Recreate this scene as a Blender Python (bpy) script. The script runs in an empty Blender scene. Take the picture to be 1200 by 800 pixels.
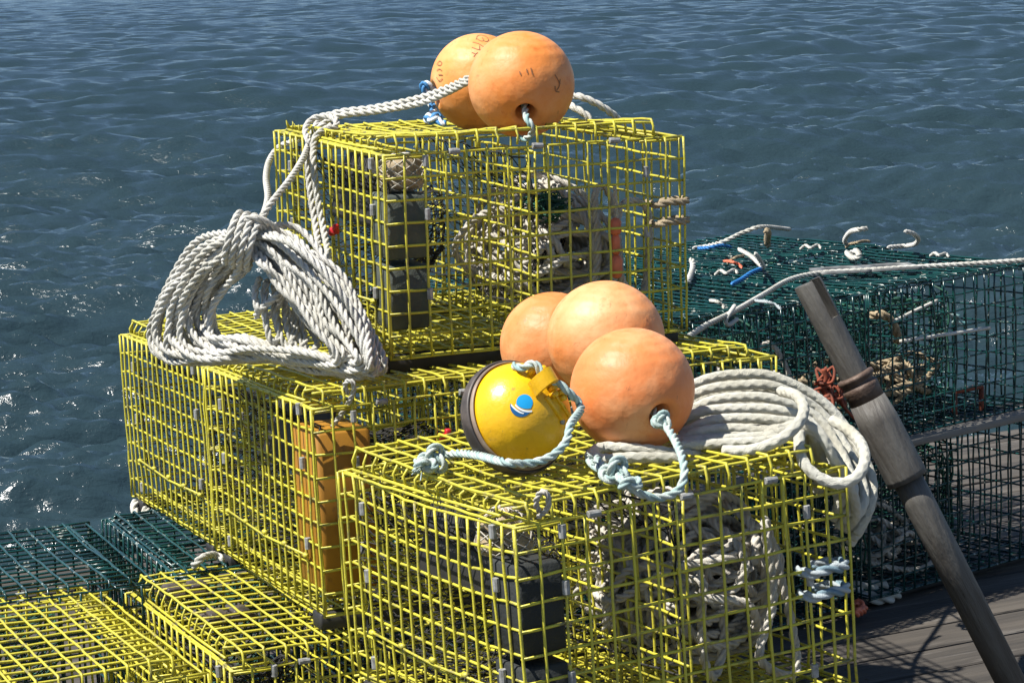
import bpy, math, random
import numpy as np
from mathutils import Matrix, Vector

random.seed(7)
rng = np.random.default_rng(7)
scene = bpy.context.scene
COL = scene.collection
PI = math.pi

# ------------------------------------------------------------------ camera
F = 2800.0                      # focal length in pixels of the 1200 px wide photo
PITCH = math.atan(430 / F)
ROLL = math.radians(2.0)
CAMZ = 1.465                    # eye height over the dock
cp, sp = math.cos(PITCH), math.sin(PITCH)
cr, sr = math.cos(ROLL), math.sin(ROLL)


def ray(px, py):
    u, v = (px - 600) / F, (400 - py) / F
    X = u * cr + v * sr
    up = -u * sr + v * cr
    return np.array([X, cp + up * sp, -sp + up * cp])


def at(px, py, Y):
    """the world point seen at a pixel of the photo at distance Y"""
    d = ray(px, py)
    return d * (Y / d[1]) + np.array([0, 0, CAMZ])


def on_z(px, py, z):
    d = ray(px, py)
    return d * ((z - CAMZ) / d[2]) + np.array([0, 0, CAMZ])


cam_data = bpy.data.cameras.new('camera')
cam = bpy.data.objects.new('camera', cam_data)
COL.objects.link(cam)
cam_data.sensor_width = 36
cam_data.lens = F / 1200 * 36
cam_data.clip_start = 0.05
cam_data.clip_end = 6000
R_ = Vector((cr, -sr * sp, -sr * cp))
U_ = Vector((sr, cr * sp, cr * cp))
B_ = Vector((0, -cp, sp))
m = Matrix((R_, U_, B_)).transposed().to_4x4()
m.translation = Vector((0, 0, CAMZ))
cam.matrix_world = m
scene.camera = cam
CR, CU, CB = np.array(R_), np.array(U_), np.array(B_)   # camera right, up, towards the camera

# ------------------------------------------------------------------ world and light
w = bpy.data.worlds.new('World')
scene.world = w
w.use_nodes = True
nt = w.node_tree
nt.nodes.clear()
SUN = Vector((-0.50, -0.19, 0.85)).normalized()
sky = nt.nodes.new('ShaderNodeTexSky')
sky.sky_type = 'NISHITA'
sky.sun_disc = False
sky.air_density = 0.8
sky.dust_density = 0.0
sky.ozone_density = 3.0
sky.sun_elevation = math.asin(SUN.z)
sky.sun_rotation = math.atan2(SUN.x, SUN.y)
bg = nt.nodes.new('ShaderNodeBackground')
bg.inputs['Strength'].default_value = 0.075
out = nt.nodes.new('ShaderNodeOutputWorld')
nt.links.new(sky.outputs[0], bg.inputs[0])
nt.links.new(bg.outputs[0], out.inputs[0])
sl = bpy.data.lights.new('sun', 'SUN')
sl.energy = 5.0
sl.angle = math.radians(0.5)
sl.color = (1.0, 0.965, 0.90)
so = bpy.data.objects.new('sun', sl)
COL.objects.link(so)
so.rotation_euler = SUN.to_track_quat('Z', 'Y').to_euler()
so.location = (0, 0, 20)
scene.view_settings.view_transform = 'Standard'
scene.view_settings.look = 'None'
scene.view_settings.exposure = 0.76
scene.view_settings.gamma = 1.0


# ------------------------------------------------------------------ materials
def mat(name, col, rough=0.5, metal=0.0, col2=None, nscale=20.0, thr=(0.4, 0.65), bump=0.0, bscale=150.0,
        col3=None, n3scale=60.0, thr3=(0.55, 0.7), spec=0.5, attr=None, stretch=None, coat=0.0):
    mt = bpy.data.materials.new(name)
    mt.use_nodes = True
    t = mt.node_tree
    b = t.nodes['Principled BSDF']
    b.inputs['Roughness'].default_value = rough
    b.inputs['Metallic'].default_value = metal
    b.inputs['Specular IOR Level'].default_value = spec
    b.inputs['Coat Weight'].default_value = coat
    b.inputs['Base Color'].default_value = (*col, 1)
    tc = t.nodes.new('ShaderNodeTexCoord')
    vec = tc.outputs['Object']
    if stretch:
        mp = t.nodes.new('ShaderNodeMapping')
        mp.inputs['Scale'].default_value = stretch
        t.links.new(vec, mp.inputs[0])
        vec = mp.outputs[0]
    prev = None

    def noise(scale, detail=5.0, rough_=0.6):
        n = t.nodes.new('ShaderNodeTexNoise')
        n.inputs['Scale'].default_value = scale
        n.inputs['Detail'].default_value = detail
        n.inputs['Roughness'].default_value = rough_
        t.links.new(vec, n.inputs['Vector'])
        return n.outputs['Fac']

    def rampf(src, a, b_):
        r = t.nodes.new('ShaderNodeMapRange')
        r.inputs['From Min'].default_value = a
        r.inputs['From Max'].default_value = b_
        t.links.new(src, r.inputs['Value'])
        return r.outputs[0]

    def mix(fac, c1, c2):
        x = t.nodes.new('ShaderNodeMix')
        x.data_type = 'RGBA'
        t.links.new(fac, x.inputs['Factor'])
        for c, s in ((c1, 6), (c2, 7)):
            if isinstance(c, tuple):
                x.inputs[s].default_value = (*c, 1)
            else:
                t.links.new(c, x.inputs[s])
        return x.outputs[2]
    cur = col
    if attr:
        a = t.nodes.new('ShaderNodeAttribute')
        a.attribute_name = 'tint'
        cur = mix(a.outputs['Fac'], cur, attr)
    if col2:
        cur = mix(rampf(noise(nscale), *thr), cur, col2)
    if col3:
        cur = mix(rampf(noise(n3scale, 6, 0.7), *thr3), cur, col3)
    if not isinstance(cur, tuple):
        t.links.new(cur, b.inputs['Base Color'])
    if bump:
        bp = t.nodes.new('ShaderNodeBump')
        bp.inputs['Strength'].default_value = bump
        bp.inputs['Distance'].default_value = 0.01
        t.links.new(noise(bscale, 4, 0.6), bp.inputs['Height'])
        t.links.new(bp.outputs[0], b.inputs['Normal'])
    return mt


M = {}
M['yellow_wire'] = mat('yellow_vinyl_wire', (.575, .515, .045), .42, col2=(.44, .395, .045), nscale=9, col3=(.21, .185, .075), n3scale=34, thr3=(.54, .66), bump=.15, bscale=300)
M['green_wire'] = mat('green_vinyl_wire', (.006, .052, .047), .25, col2=(.006, .028, .031), nscale=8, col3=(.40, .43, .38), n3scale=48, thr3=(.60, .66))
M['clip'] = mat('galvanised_clip', (.36, .36, .35), .6, .3, col2=(.20, .195, .18), nscale=120)
M['runner'] = mat('black_runner', (.012, .012, .013), .6, col2=(.03, .028, .025), nscale=15)
M['brown_block'] = mat('brown_plastic', (.36, .165, .012), .55, col2=(.27, .115, .010), nscale=7, col3=(.12, .06, .02), n3scale=30, thr3=(.6, .75))
M['dark_block'] = mat('grey_green_block', (.085, .098, .080), .75, col2=(.045, .054, .045), nscale=10, bump=.3, bscale=80)
M['black_block'] = mat('black_block', (.022, .025, .024), .75, col2=(.012, .014, .014), nscale=10, bump=.3, bscale=80)
M['twine'] = mat('dark_twine', (.012, .013, .013), .85, col2=(.04, .037, .032), nscale=30)
M['green_twine'] = mat('green_twine', (.010, .09, .05), .7, col2=(.015, .05, .04), nscale=30)
M['rope_white'] = mat('white_nylon_rope', (.60, .58, .525), .75, col2=(.45, .43, .36), nscale=9, thr=(.42, .7), col3=(.24, .22, .16), n3scale=24, thr3=(.60, .78), bump=.5, bscale=500)
M['rope_braid'] = mat('cream_braided_rope', (.62, .60, .51), .85, col2=(.48, .455, .36), nscale=10, thr=(.42, .7), col3=(.25, .23, .16), n3scale=34, thr3=(.6, .78), bump=.6, bscale=600)
M['rope_grey'] = mat('grey_worn_rope', (.56, .52, .45), .8, col2=(.38, .35, .29), nscale=8, col3=(.16, .145, .115), n3scale=20, thr3=(.6, .78), bump=.4, bscale=500)
M['rope_brown'] = mat('tan_worn_rope', (.40, .31, .19), .8, col2=(.24, .19, .12), nscale=20, bump=.4, bscale=500)
M['rope_teal'] = mat('teal_white_rope', (.52, .55, .49), .75, attr=(.11, .29, .30), col2=(.36, .45, .42), nscale=14, bump=.35, bscale=500)
M['rope_blue'] = mat('blue_white_rope', (.58, .64, .68), .65, attr=(.05, .22, .48), bump=.35, bscale=500)
M['rope_bluegrey'] = mat('bluegrey_rope', (.36, .40, .41), .75, attr=(.17, .25, .29), bump=.35, bscale=500)
M['blue'] = mat('blue_twine', (.02, .16, .42), .6)
M['red'] = mat('red_plastic', (.50, .015, .02), .4)
M['coral'] = mat('coral_plastic', (.72, .18, .09), .5, col2=(.5, .12, .06), nscale=40)
M['rust'] = mat('rusty_orange', (.26, .055, .022), .8, col2=(.11, .035, .02), nscale=50)
M['pole'] = mat('weathered_grey_wood', (.115, .11, .10), .6, col2=(.06, .052, .044), nscale=24, thr=(.36, .66), col3=(.035, .03, .025), n3scale=70, thr3=(.64, .70), bump=.5, bscale=90, stretch=(1, 1, .16))
M['vent_grey'] = mat('grey_plastic', (.16, .165, .16), .5, col2=(.10, .10, .095), nscale=40)
M['pole_rust'] = mat('rusty_collar', (.14, .095, .07), .6, .2, col2=(.07, .042, .03), nscale=25, bump=.3, bscale=80)
M['plank'] = mat('weathered_plank', (.20, .185, .165), .85, col2=(.12, .11, .095), nscale=14, bump=.5, bscale=40, stretch=(.12, 1, 1))
M['deck'] = mat('dock_planks', (.085, .072, .058), .85, col2=(.036, .031, .026), nscale=16, thr=(.36, .66), col3=(.15, .135, .118), n3scale=30, thr3=(.58, .72), bump=.8, bscale=70, stretch=(.07, 1, 1))
M['black_rubber'] = mat('black_rubber_collar', (.035, .028, .024), .5, col2=(.11, .085, .07), nscale=26)
M['tan_ring'] = mat('tan_worn_ring', (.30, .22, .155), .55, col2=(.14, .10, .08), nscale=20)
M['yellow_float'] = mat('yellow_float_plastic', (.80, .46, .006), .34, col2=(.72, .385, .010), nscale=7, col3=(.42, .25, .03), n3scale=75, thr3=(.62, .70), bump=.12, bscale=60)
M['ink'] = mat('faded_ink', (.26, .115, .045), .7)
M['em_cyan'] = mat('emblem_light_blue', (.01, .30, .62), .4)
M['em_navy'] = mat('emblem_dark_blue', (.012, .10, .26), .4)
M['em_white'] = mat('emblem_white', (.75, .78, .76), .4)
M['hole'] = mat('float_bore', (.035, .018, .012), .7)


def orange_mat(name, base, fade, deep, seed):
    mt = mat(name, base, .42, col2=fade, nscale=8.5, thr=(.42, .64), col3=deep, n3scale=19, thr3=(.58, .76), spec=.42)
    t = mt.node_tree
    b = t.nodes['Principled BSDF']
    tc = [n for n in t.nodes if n.type == 'TEX_COORD'][0]
    mp = t.nodes.new('ShaderNodeMapping')
    mp.inputs['Location'].default_value = (seed * 3.1, seed * 1.7, seed)
    t.links.new(tc.outputs['Object'], mp.inputs[0])
    for n in t.nodes:
        if n.type == 'TEX_NOISE':
            t.links.new(mp.outputs[0], n.inputs['Vector'])
    # scuffs: thin dark scratches and specks
    s = t.nodes.new('ShaderNodeTexNoise')
    s.inputs['Scale'].default_value = 75
    s.inputs['Detail'].default_value = 8
    s.inputs['Roughness'].default_value = .75
    mp2 = t.nodes.new('ShaderNodeMapping')
    mp2.inputs['Scale'].default_value = (1, .25, .6)
    mp2.inputs['Rotation'].default_value = (seed, seed * .7, 0)
    t.links.new(tc.outputs['Object'], mp2.inputs[0])
    t.links.new(mp2.outputs[0], s.inputs['Vector'])
    r = t.nodes.new('ShaderNodeMapRange')
    r.inputs['From Min'].default_value = .60
    r.inputs['From Max'].default_value = .70
    r.inputs['To Max'].default_value = .7
    t.links.new(s.outputs['Fac'], r.inputs['Value'])
    x = t.nodes.new('ShaderNodeMix')
    x.data_type = 'RGBA'
    src = b.inputs['Base Color'].links[0].from_socket
    t.links.new(r.outputs[0], x.inputs['Factor'])
    t.links.new(src, x.inputs[6])
    x.inputs[7].default_value = (.30, .10, .04, 1)
    t.links.new(x.outputs[2], b.inputs['Base Color'])
    # faint lathe rings of the moulding, and tiny dents
    wv = t.nodes.new('ShaderNodeTexWave')
    wv.wave_type = 'RINGS'
    wv.rings_direction = 'Z'
    wv.inputs['Scale'].default_value = 22
    wv.inputs['Distortion'].default_value = 1.2
    wv.inputs['Detail'].default_value = 2
    t.links.new(tc.outputs['Object'], wv.inputs['Vector'])
    nz = t.nodes.new('ShaderNodeTexNoise')
    nz.inputs['Scale'].default_value = 45
    nz.inputs['Detail'].default_value = 5
    t.links.new(tc.outputs['Object'], nz.inputs['Vector'])
    ad = t.nodes.new('ShaderNodeMath')
    ad.operation = 'MULTIPLY_ADD'
    ad.inputs[1].default_value = .25
    t.links.new(wv.outputs['Fac'], ad.inputs[0])
    t.links.new(nz.outputs['Fac'], ad.inputs[2])
    bp = t.nodes.new('ShaderNodeBump')
    bp.inputs['Strength'].default_value = .2
    bp.inputs['Distance'].default_value = .01
    t.links.new(ad.outputs[0], bp.inputs['Height'])
    t.links.new(bp.outputs[0], b.inputs['Normal'])
    # worn patches are duller
    rr = t.nodes.new('ShaderNodeMapRange')
    rr.inputs['To Min'].default_value = .36
    rr.inputs['To Max'].default_value = .66
    t.links.new(nz.outputs['Fac'], rr.inputs['Value'])
    t.links.new(rr.outputs[0], b.inputs['Roughness'])
    return mt


# ------------------------------------------------------------------ mesh helpers
class MB:
    """collects tubes, sheets and boxes and links them as ONE mesh object"""

    def __init__(self):
        self.v, self.f, self.n, self.t = [], [], 0, []

    def add(self, verts, faces, tint=None):
        verts = np.asarray(verts, float)
        self.v.append(verts)
        self.f.extend([tuple(i + self.n for i in fc) for fc in faces])
        self.t.append(np.zeros(len(verts)) if tint is None else tint)
        self.n += len(verts)

    def tube(self, pts, r, sides=6, cap=True, closed=False):
        P = np.asarray(pts, float)
        N = len(P)
        T, A, Bn = frames(P, closed)
        th = np.arange(sides) * 2 * PI / sides
        rr = np.broadcast_to(np.asarray(r, float), (N,))
        V = P[:, None, :] + rr[:, None, None] * (np.cos(th)[None, :, None] * A[:, None, :] + np.sin(th)[None, :, None] * Bn[:, None, :])
        self.grid(V, cap, closed)

    def grid(self, V, cap=True, closed=False, tint=None):
        N, S = V.shape[:2]
        fs = []
        for i in range(N if closed else N - 1):
            a, b = i * S, ((i + 1) % N) * S
            for j in range(S):
                k = (j + 1) % S
                fs.append((a + j, a + k, b + k, b + j))
        if cap and not closed:
            fs.append(tuple(range(S - 1, -1, -1)))
            fs.append(tuple(range((N - 1) * S, N * S)))
        self.add(V.reshape(-1, 3), fs, None if tint is None else tint.reshape(-1))

    def box(self, c, size, rot=None, bevel=0.0):
        h = np.array(size) / 2
        if bevel:
            b = bevel
            prof = []
            for (x, y, k) in ((h[0], h[1], 0), (-h[0], h[1], 1), (-h[0], -h[1], 2), (h[0], -h[1], 3)):
                for a in (0, 30, 60, 90):
                    an = math.radians(a + 90 * k)
                    prof.append((x - math.copysign(b, x), y - math.copysign(b, y), math.cos(an), math.sin(an)))
            prof = np.array(prof)
            rings = []
            for z, ins in ((-h[2], b * .6), (-h[2] + b * .6, 0), (h[2] - b * .6, 0), (h[2], b * .6)):
                q = b - ins
                rings.append(np.column_stack([prof[:, 0] + q * prof[:, 2], prof[:, 1] + q * prof[:, 3], np.full(len(prof), z)]))
            V = np.array(rings)
            if rot is not None:
                V = V @ np.array(rot).T
            self.grid(V + np.array(c))
            return
        V = np.array([(x, y, z) for z in (-1, 1) for y in (-1, 1) for x in (-1, 1)]) * h
        if rot is not None:
            V = V @ np.array(rot).T
        self.add(V + np.array(c), [(0, 2, 3, 1), (4, 5, 7, 6), (0, 1, 5, 4), (2, 6, 7, 3), (0, 4, 6, 2), (1, 3, 7, 5)])

    def lathe(self, prof, seg=64, caps=False):
        prof = np.asarray(prof, float)
        th = np.arange(seg) * 2 * PI / seg
        V = np.stack([np.column_stack([r * np.cos(th), r * np.sin(th), np.full(seg, z)]) for r, z in prof])
        self.grid(V, caps)

    def build(self, name, material, parent=None, smooth=True, loc=None):
        me = bpy.data.meshes.new(name)
        V = np.concatenate(self.v)
        if loc is not None:
            V = V - np.array(loc)
        me.from_pydata(V.tolist(), [], self.f)
        tint = np.concatenate(self.t)
        if tint.any():
            at_ = me.attributes.new('tint', 'FLOAT', 'POINT')
            at_.data.foreach_set('value', tint.astype(np.float32))
        if smooth:
            me.polygons.foreach_set('use_smooth', [True] * len(me.polygons))
        me.materials.append(material)
        me.update()
        o = bpy.data.objects.new(name, me)
        COL.objects.link(o)
        if parent is not None:
            o.parent = parent
        elif loc is not None:
            o.location = loc
        return o


def frames(P, closed=False):
    N = len(P)
    if closed:
        T = np.roll(P, -1, 0) - np.roll(P, 1, 0)
    else:
        T = np.gradient(P, axis=0) if N > 2 else np.repeat((P[1] - P[0])[None], 2, 0)
    T = T / (np.linalg.norm(T, axis=1, keepdims=True) + 1e-12)
    ref = np.array([0, 0, 1.0]) if abs(T[0][2]) < .9 else np.array([1.0, 0, 0])
    a = ref - T[0] * (ref @ T[0])
    a /= np.linalg.norm(a)
    A = np.empty_like(P)
    A[0] = a
    for i in range(1, N):
        t = T[i]
        a = a - t * (a[0] * t[0] + a[1] * t[1] + a[2] * t[2])
        a = a / math.sqrt(a[0] * a[0] + a[1] * a[1] + a[2] * a[2] + 1e-18)
        A[i] = a
    return T, A, np.cross(T, A)


def spline(C, ds, closed=False):
    """Catmull-Rom through the points, sampled every ds metres"""
    C = np.asarray(C, float)
    n = len(C)
    if closed:
        Q = np.concatenate([C[-1:], C, C[:2]])
        segs = n
    else:
        Q = np.concatenate([2 * C[:1] - C[1:2], C, 2 * C[-1:] - C[-2:-1]])
        segs = n - 1
    out_ = []
    for i in range(segs):
        p0, p1, p2, p3 = Q[i:i + 4]
        k = max(4, int(np.linalg.norm(p2 - p1) / .004))
        t = np.linspace(0, 1, k, endpoint=False)[:, None]
        out_.append(.5 * (2 * p1 + (p2 - p0) * t + (2 * p0 - 5 * p1 + 4 * p2 - p3) * t ** 2 + (3 * p1 - p0 - 3 * p2 + p3) * t ** 3))
    P = np.concatenate(out_ + ([C[:1]] if closed else [C[-1:]]))
    L = np.concatenate([[0], np.cumsum(np.linalg.norm(np.diff(P, axis=0), axis=1))])
    m_ = max(3, int(L[-1] / ds))
    s = np.linspace(0, L[-1], m_ + 1)
    P = np.column_stack([np.interp(s, L, P[:, k]) for k in range(3)])
    return P[:-1] if closed else P


LOBE_TH = np.arange(18) * 2 * PI / 18
_d = (LOBE_TH + PI / 3) % (2 * PI / 3) - PI / 3
LOBE_R = .52 * np.cos(_d) + np.sqrt(np.maximum(.48 ** 2 - (.52 * np.sin(_d)) ** 2, .012))
LOBE_ID = (np.floor((LOBE_TH + PI / 3) / (2 * PI / 3)) % 3).astype(int)


def laid_rope(mb, C, r, ds=.0045, closed=False, lay=3.9, tints=(0, 0, 0), wob=.0, raw=False):
    """three-strand laid rope: a three-lobed section that twists along the path"""
    P = np.asarray(C, float) if raw else spline(C, ds, closed)
    if wob:
        k = np.arange(len(P))[:, None] * ds
        P = P + wob * np.sin(k * rng.uniform(25, 60, (1, 3)) + rng.uniform(0, 6, (1, 3)))
    T, A, Bn = frames(P, closed)
    N = len(P)
    tw = np.arange(N) * ds * 2 * PI / (lay * 2 * r)
    th = LOBE_TH[None, :] + tw[:, None]
    R = LOBE_R[None, :] * r
    R = np.broadcast_to(R, (N, 18)).copy()
    if not closed:
        R[0] *= .5
        R[-1] *= .5
    V = P[:, None, :] + R[..., None] * (np.cos(th)[..., None] * A[:, None, :] + np.sin(th)[..., None] * Bn[:, None, :])
    tint = np.broadcast_to(np.array(tints, float)[LOBE_ID][None, :], (N, 18)).copy()
    mb.grid(V, True, closed, tint)


def braid_rope(mb, C, r, ds=.0022, closed=False, wob=0.0):
    """braided rope: plaits crossing both ways round the surface"""
    P = spline(C, ds, closed)
    if wob:
        k = np.arange(len(P))[:, None] * ds
        P = P + wob * np.sin(k * rng.uniform(15, 40, (1, 3)) + rng.uniform(0, 6, (1, 3)))
    T, A, Bn = frames(P, closed)
    N, S = len(P), 24
    th = np.arange(S) * 2 * PI / S
    s = np.arange(N)[:, None] * ds
    kk = 2 * PI / (2.3 * r)
    a = np.sin(4 * th[None, :] + kk * s)
    b = np.sin(4 * th[None, :] - kk * s + .6)
    R = r * (.91 + .10 * np.maximum(a, b))
    if not closed:
        R[0] *= .5
        R[-1] *= .5
    V = P[:, None, :] + R[..., None] * (np.cos(th)[None, :, None] * A[:, None, :] + np.sin(th)[None, :, None] * Bn[:, None, :])
    mb.grid(V, True, closed)


def tag(o, label=None, cat=None, group=None, kind=None):
    for k, v in (('label', label), ('category', cat), ('group', group), ('kind', kind)):
        if v:
            o[k] = v
    return o


def empty(name, loc, rot=None):
    o = bpy.data.objects.new(name, None)
    COL.objects.link(o)
    o.empty_display_size = .1
    mw = (Matrix(rot).to_4x4() if rot is not None else Matrix.Identity(4))
    mw.translation = Vector(loc)
    o.matrix_world = mw
    return o


def copy_tree(o, parent=None):
    c = o.copy()
    COL.objects.link(c)
    if parent is not None:
        c.parent = parent
    for ch in [x for x in COL.objects if x.parent == o]:
        copy_tree(ch, c)
    return c


# ------------------------------------------------------------------ lobster traps
def smooth_field(seed, amp, n=5):
    r = np.random.default_rng(seed)
    K = r.uniform(1, 5.5, (n, 2)) * r.choice([-1, 1], (n, 2))
    ph = r.uniform(0, 6.28, n)
    am = r.uniform(.3, 1, n) / np.abs(K).sum(1)

    def f(a, b):
        return amp * sum(am[i] * np.sin(K[i, 0] * a + K[i, 1] * b + ph[i]) for i in range(n)) * 2
    return f


def wire_panel(mb, O, A, B, na, nb, r, seed, bulge=.004, skip_a=(), skip_b=(), sag=0.0, jit=.0006):
    """welded mesh: na cells along A and nb along B, gently bent; wires of B lie on those of A"""
    O, A, B = (np.asarray(x, float) for x in (O, A, B))
    n = np.cross(A, B)
    n /= np.linalg.norm(n)
    f, g, h = smooth_field(seed, bulge), smooth_field(seed + 1, bulge * .5), smooth_field(seed + 2, bulge * .5)
    a = np.linspace(0, 1, na + 1)
    b = np.linspace(0, 1, nb + 1)
    ga, gb = np.meshgrid(a, b, indexing='ij')
    edge = np.minimum(1, 6 * np.minimum(np.minimum(ga, 1 - ga), np.minimum(gb, 1 - gb)) + .25)
    G = O + ga[..., None] * A + gb[..., None] * B
    la, lb = A / np.linalg.norm(A), B / np.linalg.norm(B)
    G = G + (edge * f(ga, gb))[..., None] * n + (edge * g(ga, gb))[..., None] * la + (edge * h(ga, gb))[..., None] * lb
    if sag:
        G = G - (sag * np.sin(PI * ga) * gb)[..., None] * lb
    G = G + rng.normal(0, jit, G.shape)
    for j in range(nb + 1):
        if j not in skip_a:
            mb.tube(G[:, j] - n * r * .85, r, 6)
    for i in range(na + 1):
        if i not in skip_b:
            mb.tube(G[i] + n * r * .85, r, 6)
    return G


def funnel(mb, cx0, cx1, cy, cz, r0y, r0z, r1, r, seed, nl=13, nr=34):
    """knotted net funnel along x: rectangular mouth to small round ring"""
    r_ = np.random.default_rng(seed)
    G = np.zeros((nl, nr, 3))
    for i in range(nl):
        t = i / (nl - 1)
        for j in range(nr):
            a = 2 * PI * (j + (i % 2) * .5) / nr
            ca, sa = math.cos(a), math.sin(a)
            q = max(abs(ca), abs(sa))
            sq = (r0y * ca / q, r0z * sa / q)
            ci = (r1 * ca, r1 * sa)
            e = t ** .7
            G[i, j] = (cx0 + (cx1 - cx0) * t, cy + sq[0] * (1 - e) + ci[0] * e, cz + sq[1] * (1 - e) + ci[1] * e - .035 * math.sin(PI * t))
    G += r_.normal(0, .003, G.shape)
    for i in range(nl - 1):
        for j in range(nr):
            k = (j + 1) % nr if i % 2 else (j - 1) % nr
            mb.tube([G[i, j], G[i + 1, j]], r, 4, False)
            mb.tube([G[i, j], G[i + 1, k]], r, 4, False)
    for i in (0, nl - 1):
        mb.tube(np.concatenate([G[i], G[i][:1]]), r * 1.6, 5, False)


class Trap:
    """a wire lobster trap; local x along its broad side, y away from the viewer, z up; origin at the near left base corner"""

    def __init__(self, loc, yaw, tx, ty, nu, nv, nz, cu, cv, cz, lid=.034, kind='yellow', seed=1, clips=True, sag=0.0,
                 block='dark_block', runner=.028, block_h=(1.2, 7.2), funnels=True, wr=.00235, lid_sag=.008, bulge=.0040, board=False, lid_drop=0.0):
        self.W, self.D, self.H = nu * cu, nv * cv, nz * cz
        W, D, H = self.W, self.D, self.H
        cy_, sy_ = math.cos(yaw), math.sin(yaw)
        Rz = np.array([[cy_, -sy_, 0], [sy_, cy_, 0], [0, 0, 1]])
        c_, s_ = math.cos(tx), math.sin(tx)
        Rx = np.array([[1, 0, 0], [0, c_, -s_], [0, s_, c_]])
        c_, s_ = math.cos(ty), math.sin(ty)
        Ry = np.array([[c_, 0, s_], [0, 1, 0], [-s_, 0, c_]])
        self.R = Ry @ Rx @ Rz
        self.loc = np.array(loc, float)
        base = self.loc + self.R @ np.array([W / 2, D / 2, 0])
        self.e = empty('lobster_trap', base, self.R)
        off = np.array([W / 2, D / 2, 0])
        wm = M['yellow_wire'] if kind == 'yellow' else M['green_wire']
        self.off = off

        def put(mb, name, material, smooth=True):
            mb.v = [v - off for v in mb.v]
            return mb.build(name, material, self.e, smooth)
        self.put = put
        i_ = 3.2 * wr
        # broad side panels, end panels between them, floor
        mb = MB(); wire_panel(mb, (0, 0, 0), (W, 0, 0), (0, 0, H), nu, nz, wr, seed, bulge); side = put(mb, 'side_panel', wm)
        mb = MB(); wire_panel(mb, (W, D, 0), (-W, 0, 0), (0, 0, H), nu, nz, wr, seed + 10, bulge); put(mb, 'side_panel', wm)
        mb = MB(); wire_panel(mb, (i_, D - i_, 0), (0, 2 * i_ - D, 0), (0, 0, H), nv, nz, wr, seed + 20, bulge, sag=sag); end = put(mb, 'end_panel', wm)
        mb = MB(); wire_panel(mb, (W - i_, i_, 0), (0, D - 2 * i_, 0), (0, 0, H), nv, nz, wr, seed + 30, bulge); put(mb, 'end_panel', wm)
        mb = MB(); wire_panel(mb, (i_, i_, .004), (W - 2 * i_, 0, 0), (0, D - 2 * i_, 0), nu, nv, wr, seed + 40, bulge); put(mb, 'floor_panel', wm)
        # wall that divides kitchen from parlour
        mb = MB(); wire_panel(mb, (W * .5, i_ * 2, .01), (0, D - 4 * i_, 0), (0, 0, H - .02), nv, nz, wr, seed + 50, bulge * 1.5); put(mb, 'inner_wall', wm)
        # fixed strips of the top next to the ends
        mb = MB(); wire_panel(mb, (i_, i_, H - .004), (2 * cu, 0, 0), (0, D - 2 * i_, 0), 2, nv, wr, seed + 60, .001)
        put(mb, 'top_strip', wm)
        mb = MB(); wire_panel(mb, (W - i_ - 2 * cu, i_, H - .004), (2 * cu, 0, 0), (0, D - 2 * i_, 0), 2, nv, wr, seed + 61, .001)
        put(mb, 'top_strip', wm)
        # lid: one mesh sheet bent down over the sides
        mb = MB()
        x0, x1 = .62 * cu, W - 1.6 * cu
        y0, y1 = .10 * cv, D - .7 * cv
        f = smooth_field(seed + 70, .006)
        zt = H + lid
        nx = max(2, int(round((x1 - x0) / cu))); ny = max(2, int(round((y1 - y0) / cv)))
        xs = np.linspace(x0, x1, nx + 1); ys = np.linspace(y0, y1, ny + 1)

        def zz(x, y):
            q = 16 * (x / W) * (1 - x / W) * (y / D) * (1 - y / D)
            return zt + f(x / W * 1.3, y / D * 1.3) - lid_sag * q - lid_drop * y / D
        for x in xs:
            pts = [(x, -.002, H + wr * 2), (x, -.003, H + lid * .6), (x, y0 * .35, zz(x, y0) - lid * .12)]
            pts += [(x, y, zz(x, y)) for y in ys]
            pts += [(x, y1 + .006, zz(x, y1) - lid * .25), (x, y1 + .009, H + .003)]
            mb.tube(np.array(pts) + rng.normal(0, .0007, (len(pts), 3)), wr, 6)
        for k, y in enumerate(ys):
            pts = []
            if y > 1.8 * cv:
                pts += [(x0 - .006, y, H + .004), (x0 - .007, y, H + lid * .55)]
            else:
                pts += [(x0 - .5 * cu, y, zz(x0, y) - .004)]
            pts += [(x, y, zz(x, y) - 1.7 * wr) for x in xs]
            pts += [(x1 + .004, y, zz(x1, y) - lid * .3), (x1 + .006, y, H + .004)]
            mb.tube(np.array(pts) + rng.normal(0, .0007, (len(pts), 3)), wr, 6)
        mb.tube([(x0 - .008, 1.8 * cv, H + .006), (x0 - .008, D * .4, H + .003), (x0 - .008, D * .7, H + .004), (x0 - .008, y1, H + .004)], wr * 1.1, 6)
        mb.tube([(x0, y1 + .01, H + .003), (x1, y1 + .01, H + .003)], wr * 1.1, 6)
        mb.tube([(x1 + .009, y0, H + .003), (x1 + .009, y1, H + .003)], wr * 1.1, 6)
        put(mb, 'lid', wm)
        # skids
        if runner:
            for y in (.05, D - .05):
                mb = MB(); mb.box((W / 2, y, -runner / 2 - .001), (W * .995, .045, runner), bevel=.004); put(mb, 'runner', M['runner'])
        if block:
            h0, h1 = block_h[0] * cz, block_h[1] * cz
            mid = (h0 + h1) / 2
            if block in ('dark_block', 'black_block'):
                for a_, b_ in ((h0, mid - .006), (mid + .006, h1)):
                    mb = MB(); mb.box((cu * 1.05 + .006, .058, (a_ + b_) / 2), (cu * 1.95, .085, b_ - a_), bevel=.006); put(mb, 'ballast_block', M[block])
            else:
                mb = MB(); mb.box((cu * 1.45 + .008, .085, mid), (cu * 2.7, .13, h1 - h0), bevel=.010); put(mb, 'bait_box', M[block])
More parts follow.
